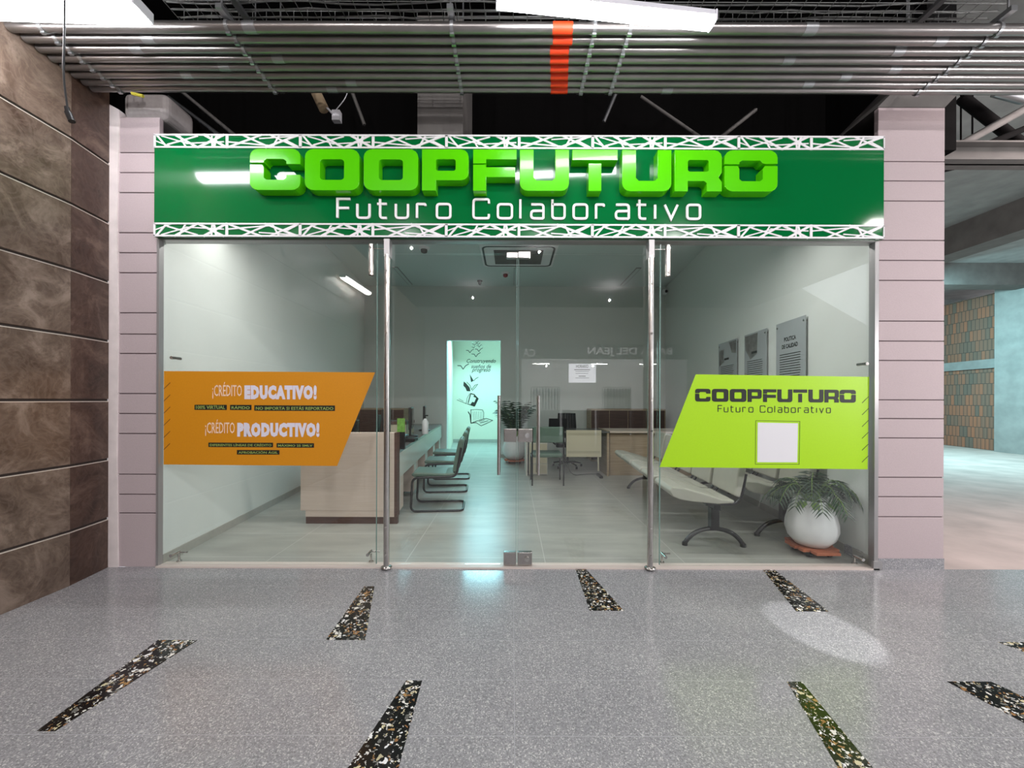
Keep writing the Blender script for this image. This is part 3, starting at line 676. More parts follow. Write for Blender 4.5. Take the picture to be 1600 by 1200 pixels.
# paper notice on the right door leaf
NY = GY+.0065
pn = thing('paper_notice', 'white paper notice behind the glass of the right door leaf', 'notice', P(910, 597, NY))
m_ = MB(); m_.hexa([P(x, y, NY) for x, y in ((888.5, 568), (931, 568), (931, 597.5), (888.5, 597.5))], (0, .0006, 0)); m_.build('sheet', M['paper'], pn, o=pn.location)
nf = facing(NY-.0005)
text('lettering', 'HORARIO', (900, 919, 574.5, 569.5), nf, M['ink'], pn, pn.location, .0, 0, .0003)
m_ = MB()
for a, b, y, t_h in ((897, 922, 577, .9), (899, 920, 580, .5), (899, 919, 583, .5), (904, 915, 587, .9), (899, 920, 590, .5)):
    m_.hexa([P(x, yy, NY-.0005) for x, yy in ((a, y), (b, y), (b, y+t_h), (a, y+t_h))], (0, -.0003, 0))
m_.build('printed_lines', M['ink'], pn, o=pn.location)

# ---------------------------------------------------------------- overhead services
def lamp(name, a, b, wd, label, group, mat='tube', drop=0):
    a = Vector(a); b = Vector(b); c = (a+b)/2; L = (b-a).length; ang = math.atan2(b.y-a.y, b.x-a.x)
    t_ = thing(name, label, 'lamp', c, ang, group)
    m_ = MB(); m_.box((-L/2, -wd/2, .0), (L/2, wd/2, .035)); m_.box((-L/2-.012, -wd/2-.004, -.03), (-L/2, wd/2+.004, .037)); m_.box((L/2, -wd/2-.004, -.03), (L/2+.012, wd/2+.004, .037)); m_.build('housing', M['fix'], t_, bevel=.004)
    m_ = MB(); 
    prof = [(-wd/2, 0), (-wd*.5, -.23*wd), (-wd*.36, -.42*wd), (0, -.5*wd), (wd*.36, -.42*wd), (wd*.5, -.23*wd), (wd/2, 0)]
    m_.hexa([(-L/2, p[0], p[1]) for p in prof], (L, 0, 0)); m_.build('diffuser', M[mat], t_)
    for sx in (-1, 1):
        m_ = MB(); m_.tube([(sx*L*.4, 0, .035), (sx*L*.4, 0, 4.9-c.z)], .003, 6); m_.build('hanging_wire', M['black'], t_)
    return t_
GL = 'fluorescent ceiling lamps of the mall'
lamp('tube_lamp', (-.09, 2.27, 3.78), (1.24, 2.40, 3.76), .085, 'long white tube lamp hanging above the middle of the sign', GL)
lamp('tube_lamp', (-3.28, 2.28, 3.745), (-2.235, 2.31, 3.745), .13, 'bright tube lamp hanging beside the top of the marble wall', GL)
lamp('tube_lamp', (-3.12, -1.87, 3.72), (-3.18, -.75, 3.72), .12, 'tube lamp behind the viewpoint seen only as a slanted reflection in the glass', GL, 'tube_far')
lamp('tube_lamp', (4.9, 1.0, 3.9), (6.2, 1.0, 3.9), .12, 'tube lamp over the corridor right of the sign', GL, 'tube_far')
RC = 1.4+2.43
pys = [44, 62, 78, 92.5, 105.5, 118, 129.5, 139.5]
ords = ['nearest to the viewer', 'second from the viewer', 'third from the viewer', 'fourth from the viewer', 'fourth from the storefront', 'third from the storefront', 'second from the storefront', 'nearest to the storefront']
conds = []
for y, od in zip(pys, ords):
    Y = F*2.43/(625-y); r = .032 if y == 44 else .027
    t_ = thing('conduit_pipe', 'long steel conduit overhead, '+od+' in its rack', 'pipe', (0, Y, RC), 0, 'steel conduits in the overhead rack')
    m_ = MB(); m_.tube([(-3.29, 0, 0), (9.0, 0, 0)], r, 16); m_.build('pipe_body', M['conduit'], t_)
    m_ = MB()
    x0 = (877-800)*Y/F if y < 70 else (872-800)*Y/F
    m_.tube([(x0-.065, 0, 0), (x0+.065, 0, 0)], r+.0025, 16); pb = m_.build('painted_band', M['orange_red'], t_); pb['label'] = 'orange red painted band'
    random.seed(int(y))
    for k in range(2):
        x = random.uniform(-2.8, -.8) if k else random.uniform(1.2, 3); m_ = MB(); m_.tube([(x-.04, 0, 0), (x+.04, 0, 0)], r+.002, 16); m_.build('coupling', M['galv'], t_)
    conds.append((Y, r))
for x, lb in ((-3.07, 'beside the marble wall'), (-1.86, 'over the left end of the big lettering'), (-.40, 'left of the orange red band'), (.53, 'just right of the orange red band'), (.76, 'under the right end of the middle tube lamp'), (3.16, 'above the right pillar')):
    t_ = thing('pipe_hanger', 'galvanised strut hanger holding the conduits '+lb, 'hanger', (x, 2.75, RC), 0, 'strut hangers of the conduit rack')
    m_ = MB(); m_.box((-.02, 2.42-2.75, .038), (.02, 3.1-2.75, .07)); m_.build('strut_channel', M['galv'], t_)
    m_ = MB()
    for Y, r in conds: m_.tube([(-.010, Y-2.75, 0), (.010, Y-2.75, 0)], r+.006, 16); m_.box((-.014, Y-2.75-.008, -r-.016), (.014, Y-2.75+.008, -r))
    m_.build('pipe_clamps', M['galv'], t_)
    for yy in (2.45, 3.07):
        m_ = MB(); m_.tube([(0, yy-2.75, .04), (0, yy-2.75, 4.9-RC)], .006, 8); m_.build('threaded_rod', M['galv'], t_)
# wire basket cable trays
def tray(x0, x1, y0, y1, z, label):
    t_ = thing('cable_tray', label, 'cable tray', ((x0+x1)/2, (y0+y1)/2, z), 0, 'wire basket cable trays')
    m_ = MB(); o = t_.location
    for k in range(6):
        y = y0+(y1-y0)*k/5; m_.tube([(x0, y, z), (x1, y, z)], .0028, 6)
    for zz in (.05, .1):
        for y in (y0, y1): m_.tube([(x0, y, z+zz), (x1, y, z+zz)], .0028, 6)
    n = int((x1-x0)/.1)
    for k in range(n+1):
        x = x0+k*.1; m_.tube([(x, y0, z+.11), (x, y0, z), (x, y1, z), (x, y1, z+.11)], .0025, 5)
    m_.build('wire_basket', M['wire'], t_, o=o)
    m_ = MB(); random.seed(int(x0*10))
    for k in range(5):
        y = y0+.04+k*(y1-y0-.08)/4; pts = [(x0+(x1-x0)*j/24, y+random.uniform(-.012, .012), z+.012+random.uniform(0, .01)) for j in range(25)]
        m_.tube(pts, .006, 6)
    cc = m_.build('cables', M['black'] if x0 > 0 else M['wire'], t_, o=o)
    for x in (x0+.5, (x0+x1)/2, x1-.5):
        m_ = MB(); m_.box((x-.02, y0-.05, z-.03), (x+.02, y1+.05, z-.004)); 
        for yy in (y0-.03, y1+.03): m_.tube([(x, yy, z-.03), (x, yy, 4.895)], .005, 6)
        m_.build('tray_bracket', M['galv'], t_, o=o)
tray(-2.4, 3.4, 2.52, 2.80, 4.13, 'wire basket cable tray above the conduits')
tray(-3.2, 8, 2.0, 2.25, 4.13, 'second wire basket tray nearer the viewer')
# dangling cable with socket
cb = thing('hanging_cable', 'black cable with a dark socket dangling before the marble wall', 'cable', P(103, 100, 2.2))
m_ = MB(); m_.tube(fillet([P(100, -40, 2.2), P(99, 60, 2.2), P(97, 120, 2.2), P(104, 172, 2.2)], .1), .005, 8); m_.build('cord', M['black'], cb, o=cb.location)
m_ = MB(); m_.tube([P(103, 170, 2.2), P(105, 180, 2.2)], .012, 10); m_.tube([P(105, 178, 2.2), P(111, 192, 2.2)], .016, 12); m_.build('socket', M['black'], cb, o=cb.location)
# loose socket in the void
vb = thing('dangling_junction', 'beige fitting with loose wires hanging in the void above the sign', 'cable', P(505, 165, 3.5))
m_ = MB(); m_.tube([P(484, 120, 3.5), P(492, 145, 3.5), P(505, 172, 3.5)], .045, 12); m_.build('sleeve', M['bone'], vb, o=vb.location)
m_ = MB(); m_.box(Vector(P(517, 188, 3.5)), Vector(P(529, 172, 3.5))+Vector((0, .05, 0))); m_.build('white_box', M['paper'], vb, o=vb.location)
m_ = MB(); m_.tube(fillet([P(543, 140, 3.5), P(538, 155, 3.5), P(524, 172, 3.5)], .05), .004, 6); m_.tube(fillet([P(505, 165, 3.5), P(515, 175, 3.5), P(520, 180, 3.5)], .05), .01, 6); m_.build('loose_wires', M['paper'], vb, o=vb.location)
for (a, b, lb) in (((232, 132), (345, 215), 'leftmost'), ((270, 135), (372, 218), 'second from the left'), ((545, 135), (568, 196), 'beside the dangling fitting'), ((963, 140), (942, 190), 'near the middle'), ((1110, 225), (1000, 150), 'crossing low to the right'), ((1180, 170), (1110, 225), 'rightmost')):
    Y = 3.9-.08*(lb == 'rightmost'); A, B = Vector(P(a[0], a[1], Y)), Vector(P(b[0], b[1], Y)); t_ = MB(); t_.tube([A, B], .018, 4)
    tag(t_.build('brace_bar', M['galv'] if lb in ('near the middle', 'leftmost') else M['concdark'], o=A), 'steel brace in the black void above the sign, '+lb, 'brace', 'braces in the void above the sign')
m_ = MB(); a, b = P(655, 145, 3.6), P(724, 215, 3.6); m_.box((a[0], 3.5, 3.55), (b[0], 4.3, 4.9)); tag(m_.build('concrete_block', M['concdark'], o=(a[0], 3.6, 3.6)), 'grey concrete stub dropping into the void above the sign', 'beam')
m_ = MB(); m_.tube([P(205, 148, 3.0), P(222, 152, 3.0)], .012, 8); tag(m_.build('yellow_tape', M['yellowtag'], o=P(213, 150, 3.0)), 'scrap of yellow tape at the top of the marble wall', 'tape')

# ---------------------------------------------------------------- office: left side
DA = .081      # the counter runs slightly outwards
rd = thing('reception_desk', 'pale laminate reception desk with dark brown plinth and edge', 'desk', (-1.83, 4.3, 0))
o = rd.location
def sk(x, y): return x-DA*(y-4.3)
m_ = MB(); m_.box((-2.365, 4.3, .155), (-1.315, 4.36, 1.03)); m_.build('end_panel', M['desk'], rd, o=o, bevel=.002)
m_ = MB(); m_.box((-2.31, 4.312, .005), (-1.285, 4.37, .085)); m_.box((-2.31, 4.32, .085), (-1.3, 4.36, .16)); m_.build('plinth', M['brown'], rd, o=o)
m_ = MB(); m_.box((-2.31, 4.302, .085), (-1.315, 4.35, .16)); m_.build('lower_panel', M['desk'], rd, o=o)
m_ = MB(); m_.box((-1.315, 4.298, .085), (-1.285, 4.40, 1.03)); m_.build('edge_strip', M['brown'], rd, o=o)
m_ = MB(); m_.hexa([(-1.29, 4.40, .50), (sk(-1.29, 9.2), 9.2, .50), (sk(-1.29, 9.2), 9.2, .79), (-1.29, 4.40, .79)], (-.03, 0, 0)); m_.build('front_panel', M['deskw'], rd, o=o)
m_ = MB(); m_.hexa([(-1.285, 4.37, .79), (sk(-1.285, 9.2), 9.2, .79), (sk(-1.95, 9.2), 9.2, .79), (-1.95, 4.37, .79)], (0, 0, .03)); m_.build('worktop', M['greytop'], rd, o=o)
for k in range(5):
    y = 4.42+k*1.09
    m_ = MB(); m_.hexa([(sk(-1.31, y), y, .08), (sk(-1.31, y+.36), y+.36, .08), (sk(-1.31, y+.36), y+.36, .50), (sk(-1.31, y), y, .50)], (-.5, 0, 0)); dd = m_.build('drawer_unit', M['desk'], rd, o=o)
    m_ = MB(); m_.hexa([(sk(-1.308, y+.02), y+.02, .10), (sk(-1.308, y+.16), y+.16, .10), (sk(-1.308, y+.16), y+.16, .48), (sk(-1.308, y+.02), y+.02, .48)], (.004, 0, 0)); m_.build('door', M['deskw'], dd, o=o)
m_ = MB(); m_.hexa([(-1.9, 4.36, .0), (sk(-1.9, 9.2), 9.2, .0), (sk(-1.9, 9.2), 9.2, .79), (-1.9, 4.36, .79)], (-.03, 0, 0)); m_.build('back_panel', M['desk'], rd, o=o)
m_ = MB(); m_.hexa([(-1.45, 4.36, .0), (sk(-1.6, 9.2), 9.2, .0), (sk(-1.6, 9.2), 9.2, .08), (-1.45, 4.36, .08)], (-.3, 0, 0)); m_.build('kick_board', M['brown'], rd, o=o)
# clear glass screen on the counter
m_ = MB(); m_.hexa([(sk(-1.33, 5.0), 5.0, .825), (sk(-1.33, 5.9), 5.9, .825), (sk(-1.33, 5.9), 5.9, 1.35), (sk(-1.33, 5.0), 5.0, 1.35)], (-.006, 0, 0))
def monitor(x, y, rz, lb, h=.82):
    t_ = thing('monitor', lb, 'monitor', (x, y, h), rz, 'computer monitors on the reception desk')
    m_ = MB(); m_.box((-.27, -.02, .12), (.27, .02, .46)); m_.build('screen_case', M['black'], t_, bevel=.006)
    m_ = MB(); m_.box((-.255, -.023, .14), (.255, -.0195, .445)); m_.build('screen', M['screen'], t_)
    m_ = MB(); m_.box((-.03, .0, .01), (.03, .03, .2)); m_.lathe([(.11, 0), (.11, .012), (.02, .02)], n=20); m_.build('stand', M['black'], t_)
    return t_
monitor(-1.62, 4.95, 1.75, 'black monitor on the reception desk nearest to the glass')
monitor(-1.60, 6.1, 1.75, 'black monitor in the middle of the reception desk')
monitor(-1.66, 7.3, 1.75, 'black monitor farthest along the reception desk')
m_ = thing('desk_card', 'small green card stand on the corner of the reception desk', 'card', (-1.30, 4.5, .82))
q = MB(); q.box((-.045, 0, .2), (.045, .008, .36)); q.build('card', M['greencard'], m_); q = MB(); q.box((-.045, -.01, 0), (.045, .02, .2)); q.build('holder', M['black'], m_)
pb_ = thing('sanitiser_bottle', 'pale bottle with a black pump on the reception desk', 'bottle', (-1.48, 6.55, .82))
q = MB(); q.lathe([(.05, 0), (.055, .03), (.055, .2), (.03, .24), (.02, .26)], n=20); q.build('bottle_body', M['pot'], pb_); q = MB(); q.tube([(0, 0, .26), (0, 0, .31), (.05, 0, .31)], .012, 8); q.build('pump', M['black'], pb_)
bx_ = thing('document_box', 'brown box standing on the reception desk beside the bottle', 'box', (-1.95, 6.6, .82))
q = MB(); q.box((-.2, -.25, 0), (.2, .25, .2)); q.build('box_body', M['cream'], bx_, bevel=.004); q = MB(); q.box((-.21, -.26, .17), (.21, .26, .22)); q.build('lid', M['brown'], bx_)
ph = thing('desk_phone', 'dark desk phone on the reception desk', 'phone', (-1.42, 5.35, .82))
q = MB(); q.box((-.09, -.1, 0), (.09, .1, .05)); q.build('phone_base', M['black'], ph, bevel=.01); q = MB(); q.tube([(-.06, -.09, .07), (-.06, 0, .085), (-.06, .09, .07)], .018, 8); q.build('receiver', M['black'], ph)
# shelf cabinet behind reception
cbt = thing('back_cabinet', 'brown wooden cabinet standing against the back wall behind reception', 'cabinet', (-2.93, 8.9, 0))
q = MB(); q.box((-.5, -.25, 0), (.5, .25, 1.2)); q.build('body', M['oak'], cbt, bevel=.004)
for sx in (-.5, .0):
    q = MB(); q.box((sx+.01, -.268, .06), (sx+.49, -.25, 1.17)); dd = q.build('door', M['brown'], cbt); q = MB(); q.box((sx+(.42 if sx < -.1 else .06), -.29, .55), (sx+(.44 if sx < -.1 else .08), -.268, .7)); q.build('handle', M['steel'], dd)

def office_chair(loc, rz, lb):
    t_ = thing('office_chair', lb, 'chair', loc, rz, 'black office swivel chairs')
    for k in range(5):
        a = 2*PI*k/5+.3
        q = MB(); q.tube([(0, 0, .11), (.18*math.cos(a), .18*math.sin(a), .10), (.30*math.cos(a), .30*math.sin(a), .075)], .022, 8, r1=.014); lg = q.build('base_spoke', M['black'], t_)
        q = MB(); cx, cy = .31*math.cos(a), .31*math.sin(a); q.tube([(cx-.02, cy, .03), (cx+.02, cy, .03)], .028, 12); q.build('caster', M['black'], lg)
    q = MB(); q.tube([(0, 0, .08), (0, 0, .42)], .026, 12); q.build('gas_lift', M['blackmetal'], t_)
    q = MB(); q.box((-.24, -.24, .43), (.24, .24, .50)); q.build('seat', M['black'], t_, bevel=.03, seg=4)
    q = MB()
    for i in range(8):
        a0, a1 = -.22+.055*i, -.22+.055*(i+1)
        f = lambda u: .22+.06*(1-(u/.22)**2)
        q.hexa([(a0, f(a0), .58), (a1, f(a1), .58), (a1*.86, f(a1)+.05, 1.12), (a0*.86, f(a0)+.05, 1.12)], (0, .03, 0))
    q.build('backrest', M['black'], t_, bevel=.008)
    q = MB(); q.tube([(0, .1, .44), (0, .32, .45), (0, .33, .75)], .02, 8); q.build('back_support', M['black'], t_)
    for sx in (-1, 1):
        q = MB(); q.tube(fillet([(sx*.24, .05, .46), (sx*.30, .05, .5), (sx*.30, .05, .68)], .03), .014, 8); q.box((sx*.30-.03, -.12, .68), (sx*.30+.03, .16, .70)); q.build('armrest', M['black'], t_)
    return t_
office_chair((-2.45, 5.2, 0), -1.5, 'black office chair behind the reception desk, nearest to the glass')
c2 = copy_tree(bpy.data.objects['office_chair']); c2.location = (-2.75, 7.0, 0); c2.rotation_euler.z = -1.2; c2['label'] = 'black office chair farther back behind the reception desk'
c3 = copy_tree(bpy.data.objects['office_chair']); c3.location = (1.16, 8.05, 0); c3.rotation_euler.z = PI-.1+PI; c3['label'] = 'black office chair behind the small desk beside the potted palm'

# cantilever visitor chairs
ch = thing('visitor_chair', 'green cantilever chair at the counter, nearest to the glass', 'chair', (-.95, 5.01, 0), DA, 'green cantilever chairs along the reception counter')
path = [(.30, .23, .80), (.24, .23, .44), (-.30, .23, .43), (-.32, .23, .016), (.32, .23, .016), (.32, -.23, .016), (-.32, -.23, .016), (-.30, -.23, .43), (.24, -.23, .44), (.30, -.23, .80)]
q = MB(); q.tube(fillet(path, .075, 6), .015, 10); q.build('frame', M['blackmetal'], ch)
q = MB(); prof = [(-.29, .440), (-.32, .465), (-.29, .495), (-.1, .487), (.1, .478), (.22, .485), (.24, .46), (.2, .435)]
q.hexa([(a, -.225, b) for a, b in prof], (0, .45, 0)); q.build('seat', M['green_vinyl'], ch, bevel=.016, seg=3)
q = MB(); prof = [(.19, .50), (.245, .495), (.285, .65), (.335, .88), (.30, .915), (.262, .88), (.215, .66)]
q.hexa([(a, -.225, b) for a, b in prof], (0, .45, 0)); q.build('backrest', M['green_vinyl'], ch, bevel=.014, seg=3)
q = MB()
for yy in (-.23, .23):
    for xx in (-.22, .2): q.box((xx-.02, yy-.015, .0), (xx+.02, yy+.015, .02))
q.build('glide', M['black'], ch)
for y, x, lb in ((6.0, -1.02, 'second from the glass'), (6.95, -1.09, 'farthest from the glass')):
    c_ = copy_tree(ch); c_.location = (x, y, 0); c_['label'] = 'green cantilever chair at the counter, '+lb

# ---------------------------------------------------------------- potted palms
def palm(loc, R, H, label, seed, caddy=True, nf=14, fl_=.42, spread=1.0, droop=1.0):
    t_ = thing('potted_palm', label, 'potted plant', loc, 0)
    zc = .075 if caddy else 0
    prof = [(R*.42, 0), (R*.62, H*.03), (R*.88, H*.18), (R, H*.36), (R*.98, H*.52), (R*.84, H*.78), (R*.66, H*.97), (R*.67, H), (R*.60, H), (R*.60, H*.93), (R*.05, H*.92)]
    q = MB(); q.lathe([(a, b+zc) for a, b in prof], n=40); q.build('pot', M['pot'], t_)
    q = MB(); q.lathe([(.001, H*.94+zc), (R*.60, H*.94+zc)], n=24); q.build('soil', M['soil'], t_)
    if caddy:
        q = MB()
        for k in range(5): y = -R*.8+k*R*.4; q.box((-math.sqrt(max(.01, R*R-y*y))*.86, y-R*.17, .05), (math.sqrt(max(.01, R*R-y*y))*.86, y+R*.17, .075))
        q.box((-R*.1, -R*.8, .035), (R*.1, R*.8, .05)); cd = q.build('caddy', M['terra'], t_, bevel=.003)
        for k in range(4):
            a = PI/4+k*PI/2; cx, cy = R*.62*math.cos(a), R*.62*math.sin(a)
            q = MB(); q.tube([(cx-.014, cy, .024), (cx+.014, cy, .024)], .024, 14); q.build('caster', M['black'], cd)
    random.seed(seed); q = MB(); q2 = MB()
    for k in range(nf):
        a = 2*PI*k/nf+random.uniform(-.2, .2); el = random.uniform(.75, 1.35); L = fl_*random.uniform(.8, 1.15)
        p = Vector((R*.2*math.cos(a), R*.2*math.sin(a), H*.93+zc)); d = Vector((math.cos(a)*math.cos(el)*spread, math.sin(a)*math.cos(el)*spread, math.sin(el)))
        pts = [p.copy()]
        for i in range(14):
            pts.append(pts[-1]+d.normalized()*L/14); d.z -= (.105+.04*random.random())*droop
        q2.tube(pts, .004, 5, r1=.0015)
        for i in range(3, 15):
            c = pts[i-1] if i == 15 else pts[min(i, 14)]; tn = (pts[min(i, 14)]-pts[i-1]).normalized()
            sd = tn.cross(Vector((0, 0, 1)));
            if sd.length < .05: sd = Vector((math.sin(a), -math.cos(a), 0))
            sd.normalize(); ll = .13*math.sin(PI*(i-1.5)/14.5)**.6*fl_/.42
            for s_ in (-1, 1):
                dr = (sd*s_*.8+tn*.6+Vector((0, 0, -.35-.2*random.random()))).normalized(); wd = tn*.0085*fl_/.42
                e = c+dr*ll; m1 = c+dr*ll*.45+Vector((0, 0, .008))
                q.add([c-wd*.3, m1-wd, e, m1+wd, c+wd*.3, m1+Vector((0, 0, -.004))], [(0, 1, 5), (1, 2, 5), (5, 2, 3), (4, 0, 5), (5, 3, 4)])
    q.build('fronds', M['leaf'], t_); q2.build('stems', M['leaf2'], t_)
    return t_, zc
t_, zc = palm((2.755, 3.53, .004), .205, .42, 'palm in a rounded white pot on a terracotta caddy behind the right glass pane', 5, fl_=.46, nf=22, spread=.75)
q = MB(); random.seed(9)
for k in range(5):
    a = -1.9+random.uniform(-.9, .9); p = Vector((.12*math.cos(a), .12*math.sin(a), .43+zc)); dr = Vector((math.cos(a)*.6, math.sin(a)*.6, -.5)).normalized(); sd = Vector((-math.sin(a), math.cos(a), 0))
    q.add([p, p+dr*.05+sd*.022, p+dr*.11, p+dr*.05-sd*.022, p+dr*.05+Vector((0, 0, .008))], [(0, 1, 4), (1, 2, 4), (2, 3, 4), (3, 0, 4)])
q.build('trailing_leaves', M['leaf2'], t_)
palm((.06, 8.6, .004), .27, .52, 'palm in a rounded pale pot beside the hallway opening', 12, fl_=.80, nf=16, spread=.5, droop=.5)

# ---------------------------------------------------------------- office: right side
def bench(loc, rz, n, lb):
    t_ = thing('waiting_bench', lb, 'bench', loc, rz, 'rows of pale waiting seats')
    pitch = .55; L = pitch*n
    q = MB(); q.box((.10, .1, .36), (.16, L-.1, .41)); q.build('beam', M['blackmetal'], t_, bevel=.004)
    for y in (.18, L-.18):
        q = MB(); q.box((.09, y-.035, .16), (.165, y+.035, .37)); 
        arch = [(-.14, .02), (-.115, .06), (-.05, .125), (.04, .16), (.13, .17), (.22, .16), (.31, .125), (.375, .06), (.40, .02)]
        q.tube(fillet([(a, y, b) for a, b in arch], .05, 3), .021, 10)
        for a in (-.14, .40): q.tube([(a, y, 0), (a, y, .03)], .026, 12)
        q.build('leg', M['blackmetal'], t_)
    for k in range(n):
        y0 = k*pitch+.03; y1 = (k+1)*pitch-.03
        prof = [(-.30, .50), (-.335, .55), (-.31, .59), (-.2, .585), (-.0, .53), (.14, .485), (.25, .48), (.25, .45), (.1, .44), (-.12, .455), (-.24, .475)]
        q = MB(); q.hexa([(a, y0, b) for a, b in prof], (0, y1-y0, 0)); st_ = q.build('seat', M['grey_vinyl'], t_, bevel=.018, seg=3)
        prof = [(.25, .52), (.30, .50), (.335, .66), (.37, .86), (.35, .91), (.31, .90), (.275, .72)]
        q = MB(); q.hexa([(a, y0, b) for a, b in prof], (0, y1-y0, 0)); q.build('backrest', M['grey_vinyl'], t_, bevel=.016, seg=3)
        q = MB()
        for y in (y0+.02, y1-.02): q.tube(fillet([(.0, y, .43), (.27, y, .44), (.325, y, .52), (.36, y, .72)], .06), .012, 8)
        q.build('bracket', M['blackmetal'], t_)
    return t_
bench((1.80, 3.52, .004), -.075, 5, 'row of pale waiting seats nearer the doors, on arched black feet')
bench((2.66, 3.78, .004), -.1, 4, 'row of pale waiting seats beside the right wall, behind the white pot')
# guest chair at small desk
gc = thing('guest_chair', 'green guest chair with thin black legs in front of the small desk', 'chair', (.59, 6.5, .004))
q = MB(); q.box((-.25, -.2, .45), (.25, .25, .52)); q.build('seat', M['green_vinyl'], gc, bevel=.025, seg=3)
q = MB(); q.box((-.25, -.245, .70), (.25, -.205, .96)); q.build('backrest', M['green_vinyl'], gc, bevel=.015, seg=3)
for x, y, top in ((-.255, -.24, .94), (.255, -.24, .94), (-.255, .24, .47), (.255, .24, .47)):
    q = MB(); q.tube([(x, y, 0), (x, y, top)], .0125, 10); q.build('leg', M['blackmetal'], gc)
q = MB(); 
for x in (-.255, .255): q.tube([(x, -.24, .45), (x, .24, .45)], .01, 8)
q.build('rail', M['blackmetal'], gc)
dk_ = thing('office_desk', 'small grey office desk with a perforated cream modesty panel', 'desk', (1.0, 7.35, .004))
o = dk_.location
q = MB(); q.box((.26, 7.05, .80), (1.80, 7.85, .83)); q.build('desk_top', M['greytop'], dk_, o=o, bevel=.002)
q = MB(); q.box((.26, 7.08, .004), (.29, 7.8, .80)); q.build('side_panel', M['deskw'], dk_, o=o)
q = MB(); q.box((1.75, 7.06, .004), (1.79, 7.8, .84)); q.build('side_panel', M['oak'], dk_, o=o)
q = MB(); q.box((1.0, 7.04, .36), (1.64, 7.055, .85)); pp = q.build('modesty_panel', M['cream'], dk_, o=o, bevel=.002)
q = MB()
for r_ in (.43, .455, .76, .785):
    for k in range(22): q.box((1.03+k*.027, 7.0385, r_), (1.04+k*.027, 7.041, r_+.010))
q.build('perforation', M['ink'], pp, o=o)
q = MB(); q.box((1.58, 7.05, .10), (1.60, 7.09, .40)); q.build('panel_foot', M['cream'], dk_, o=o)
q = MB(); q.box((.32, 7.12, .02), (.66, 7.65, .62)); du = q.build('drawer_unit', M['deskw'], dk_, o=o)
for k in range(3):
    q = MB(); q.box((.33, 7.108, .04+k*.19), (.65, 7.12, .21+k*.19)); q.build('drawer', M['cream'], du, o=o)
wd_ = thing('counter_unit', 'long wood laminate counter between the small desk and the right wall', 'counter', (2.6, 7.25, .004)); o = wd_.location
q = MB(); q.box((1.82, 7.15, .004), (3.35, 7.19, .80)); q.build('front_panel', M['oak'], wd_, o=o)
q = MB(); q.hexa([(1.80, 7.05, .80), (2.5, 7.05, .80), (2.9, 6.9, .80), (3.38, 6.9, .80), (3.38, 7.8, .80), (1.80, 7.8, .80)], (0, 0, .035)); q.build('counter_top', M['desk'], wd_, o=o, bevel=.003)
q = MB(); q.box((3.32, 7.19, .004), (3.36, 7.8, .80)); q.build('side_panel', M['oak'], wd_, o=o)
cr = thing('storage_cabinet', 'low brown wooden cabinet against the back wall, behind the counter', 'cabinet', (2.65, 9.0, .004))
q = MB(); q.box((-.85, -.25, 0), (.85, .25, 1.2)); q.build('body', M['oak'], cr, bevel=.003)
for k in range(4):
    q = MB(); q.box((-.84+k*.42, -.266, .05), (-.44+k*.42, -.25, 1.16)); dd = q.build('door', M['brown'], cr); q = MB(); q.box((-.5+k*.42, -.285, .6), (-.48+k*.42, -.266, .72)); q.build('handle', M['steel'], dd)
lp = thing('laptop', 'black laptop standing open on the small office desk', 'laptop', (.86, 7.35, .838))
q = MB(); q.box((-.17, -.12, 0), (.17, .12, .02)); q.build('keyboard_base', M['black'], lp, bevel=.003); q = MB(); q.hexa([(-.17, -.12, .02), (.17, -.12, .02), (.17, -.2, .22), (-.17, -.2, .22)], (0, .008, 0)); q.build('lid', M['black'], lp)
pc = thing('power_strip', 'black power strip and cable on the floor under the small desk', 'power strip', (1.6, 7.0, .004))
q = MB(); q.box((-.03, -.15, 0), (.03, .15, .04)); q.build('strip_body', M['black'], pc, bevel=.006); q = MB(); q.tube(fillet([(0, .15, .02), (-.25, .2, .01), (-.5, .05, .01), (-.6, .3, .3)], .15), .006, 6); q.build('cord', M['black'], pc)
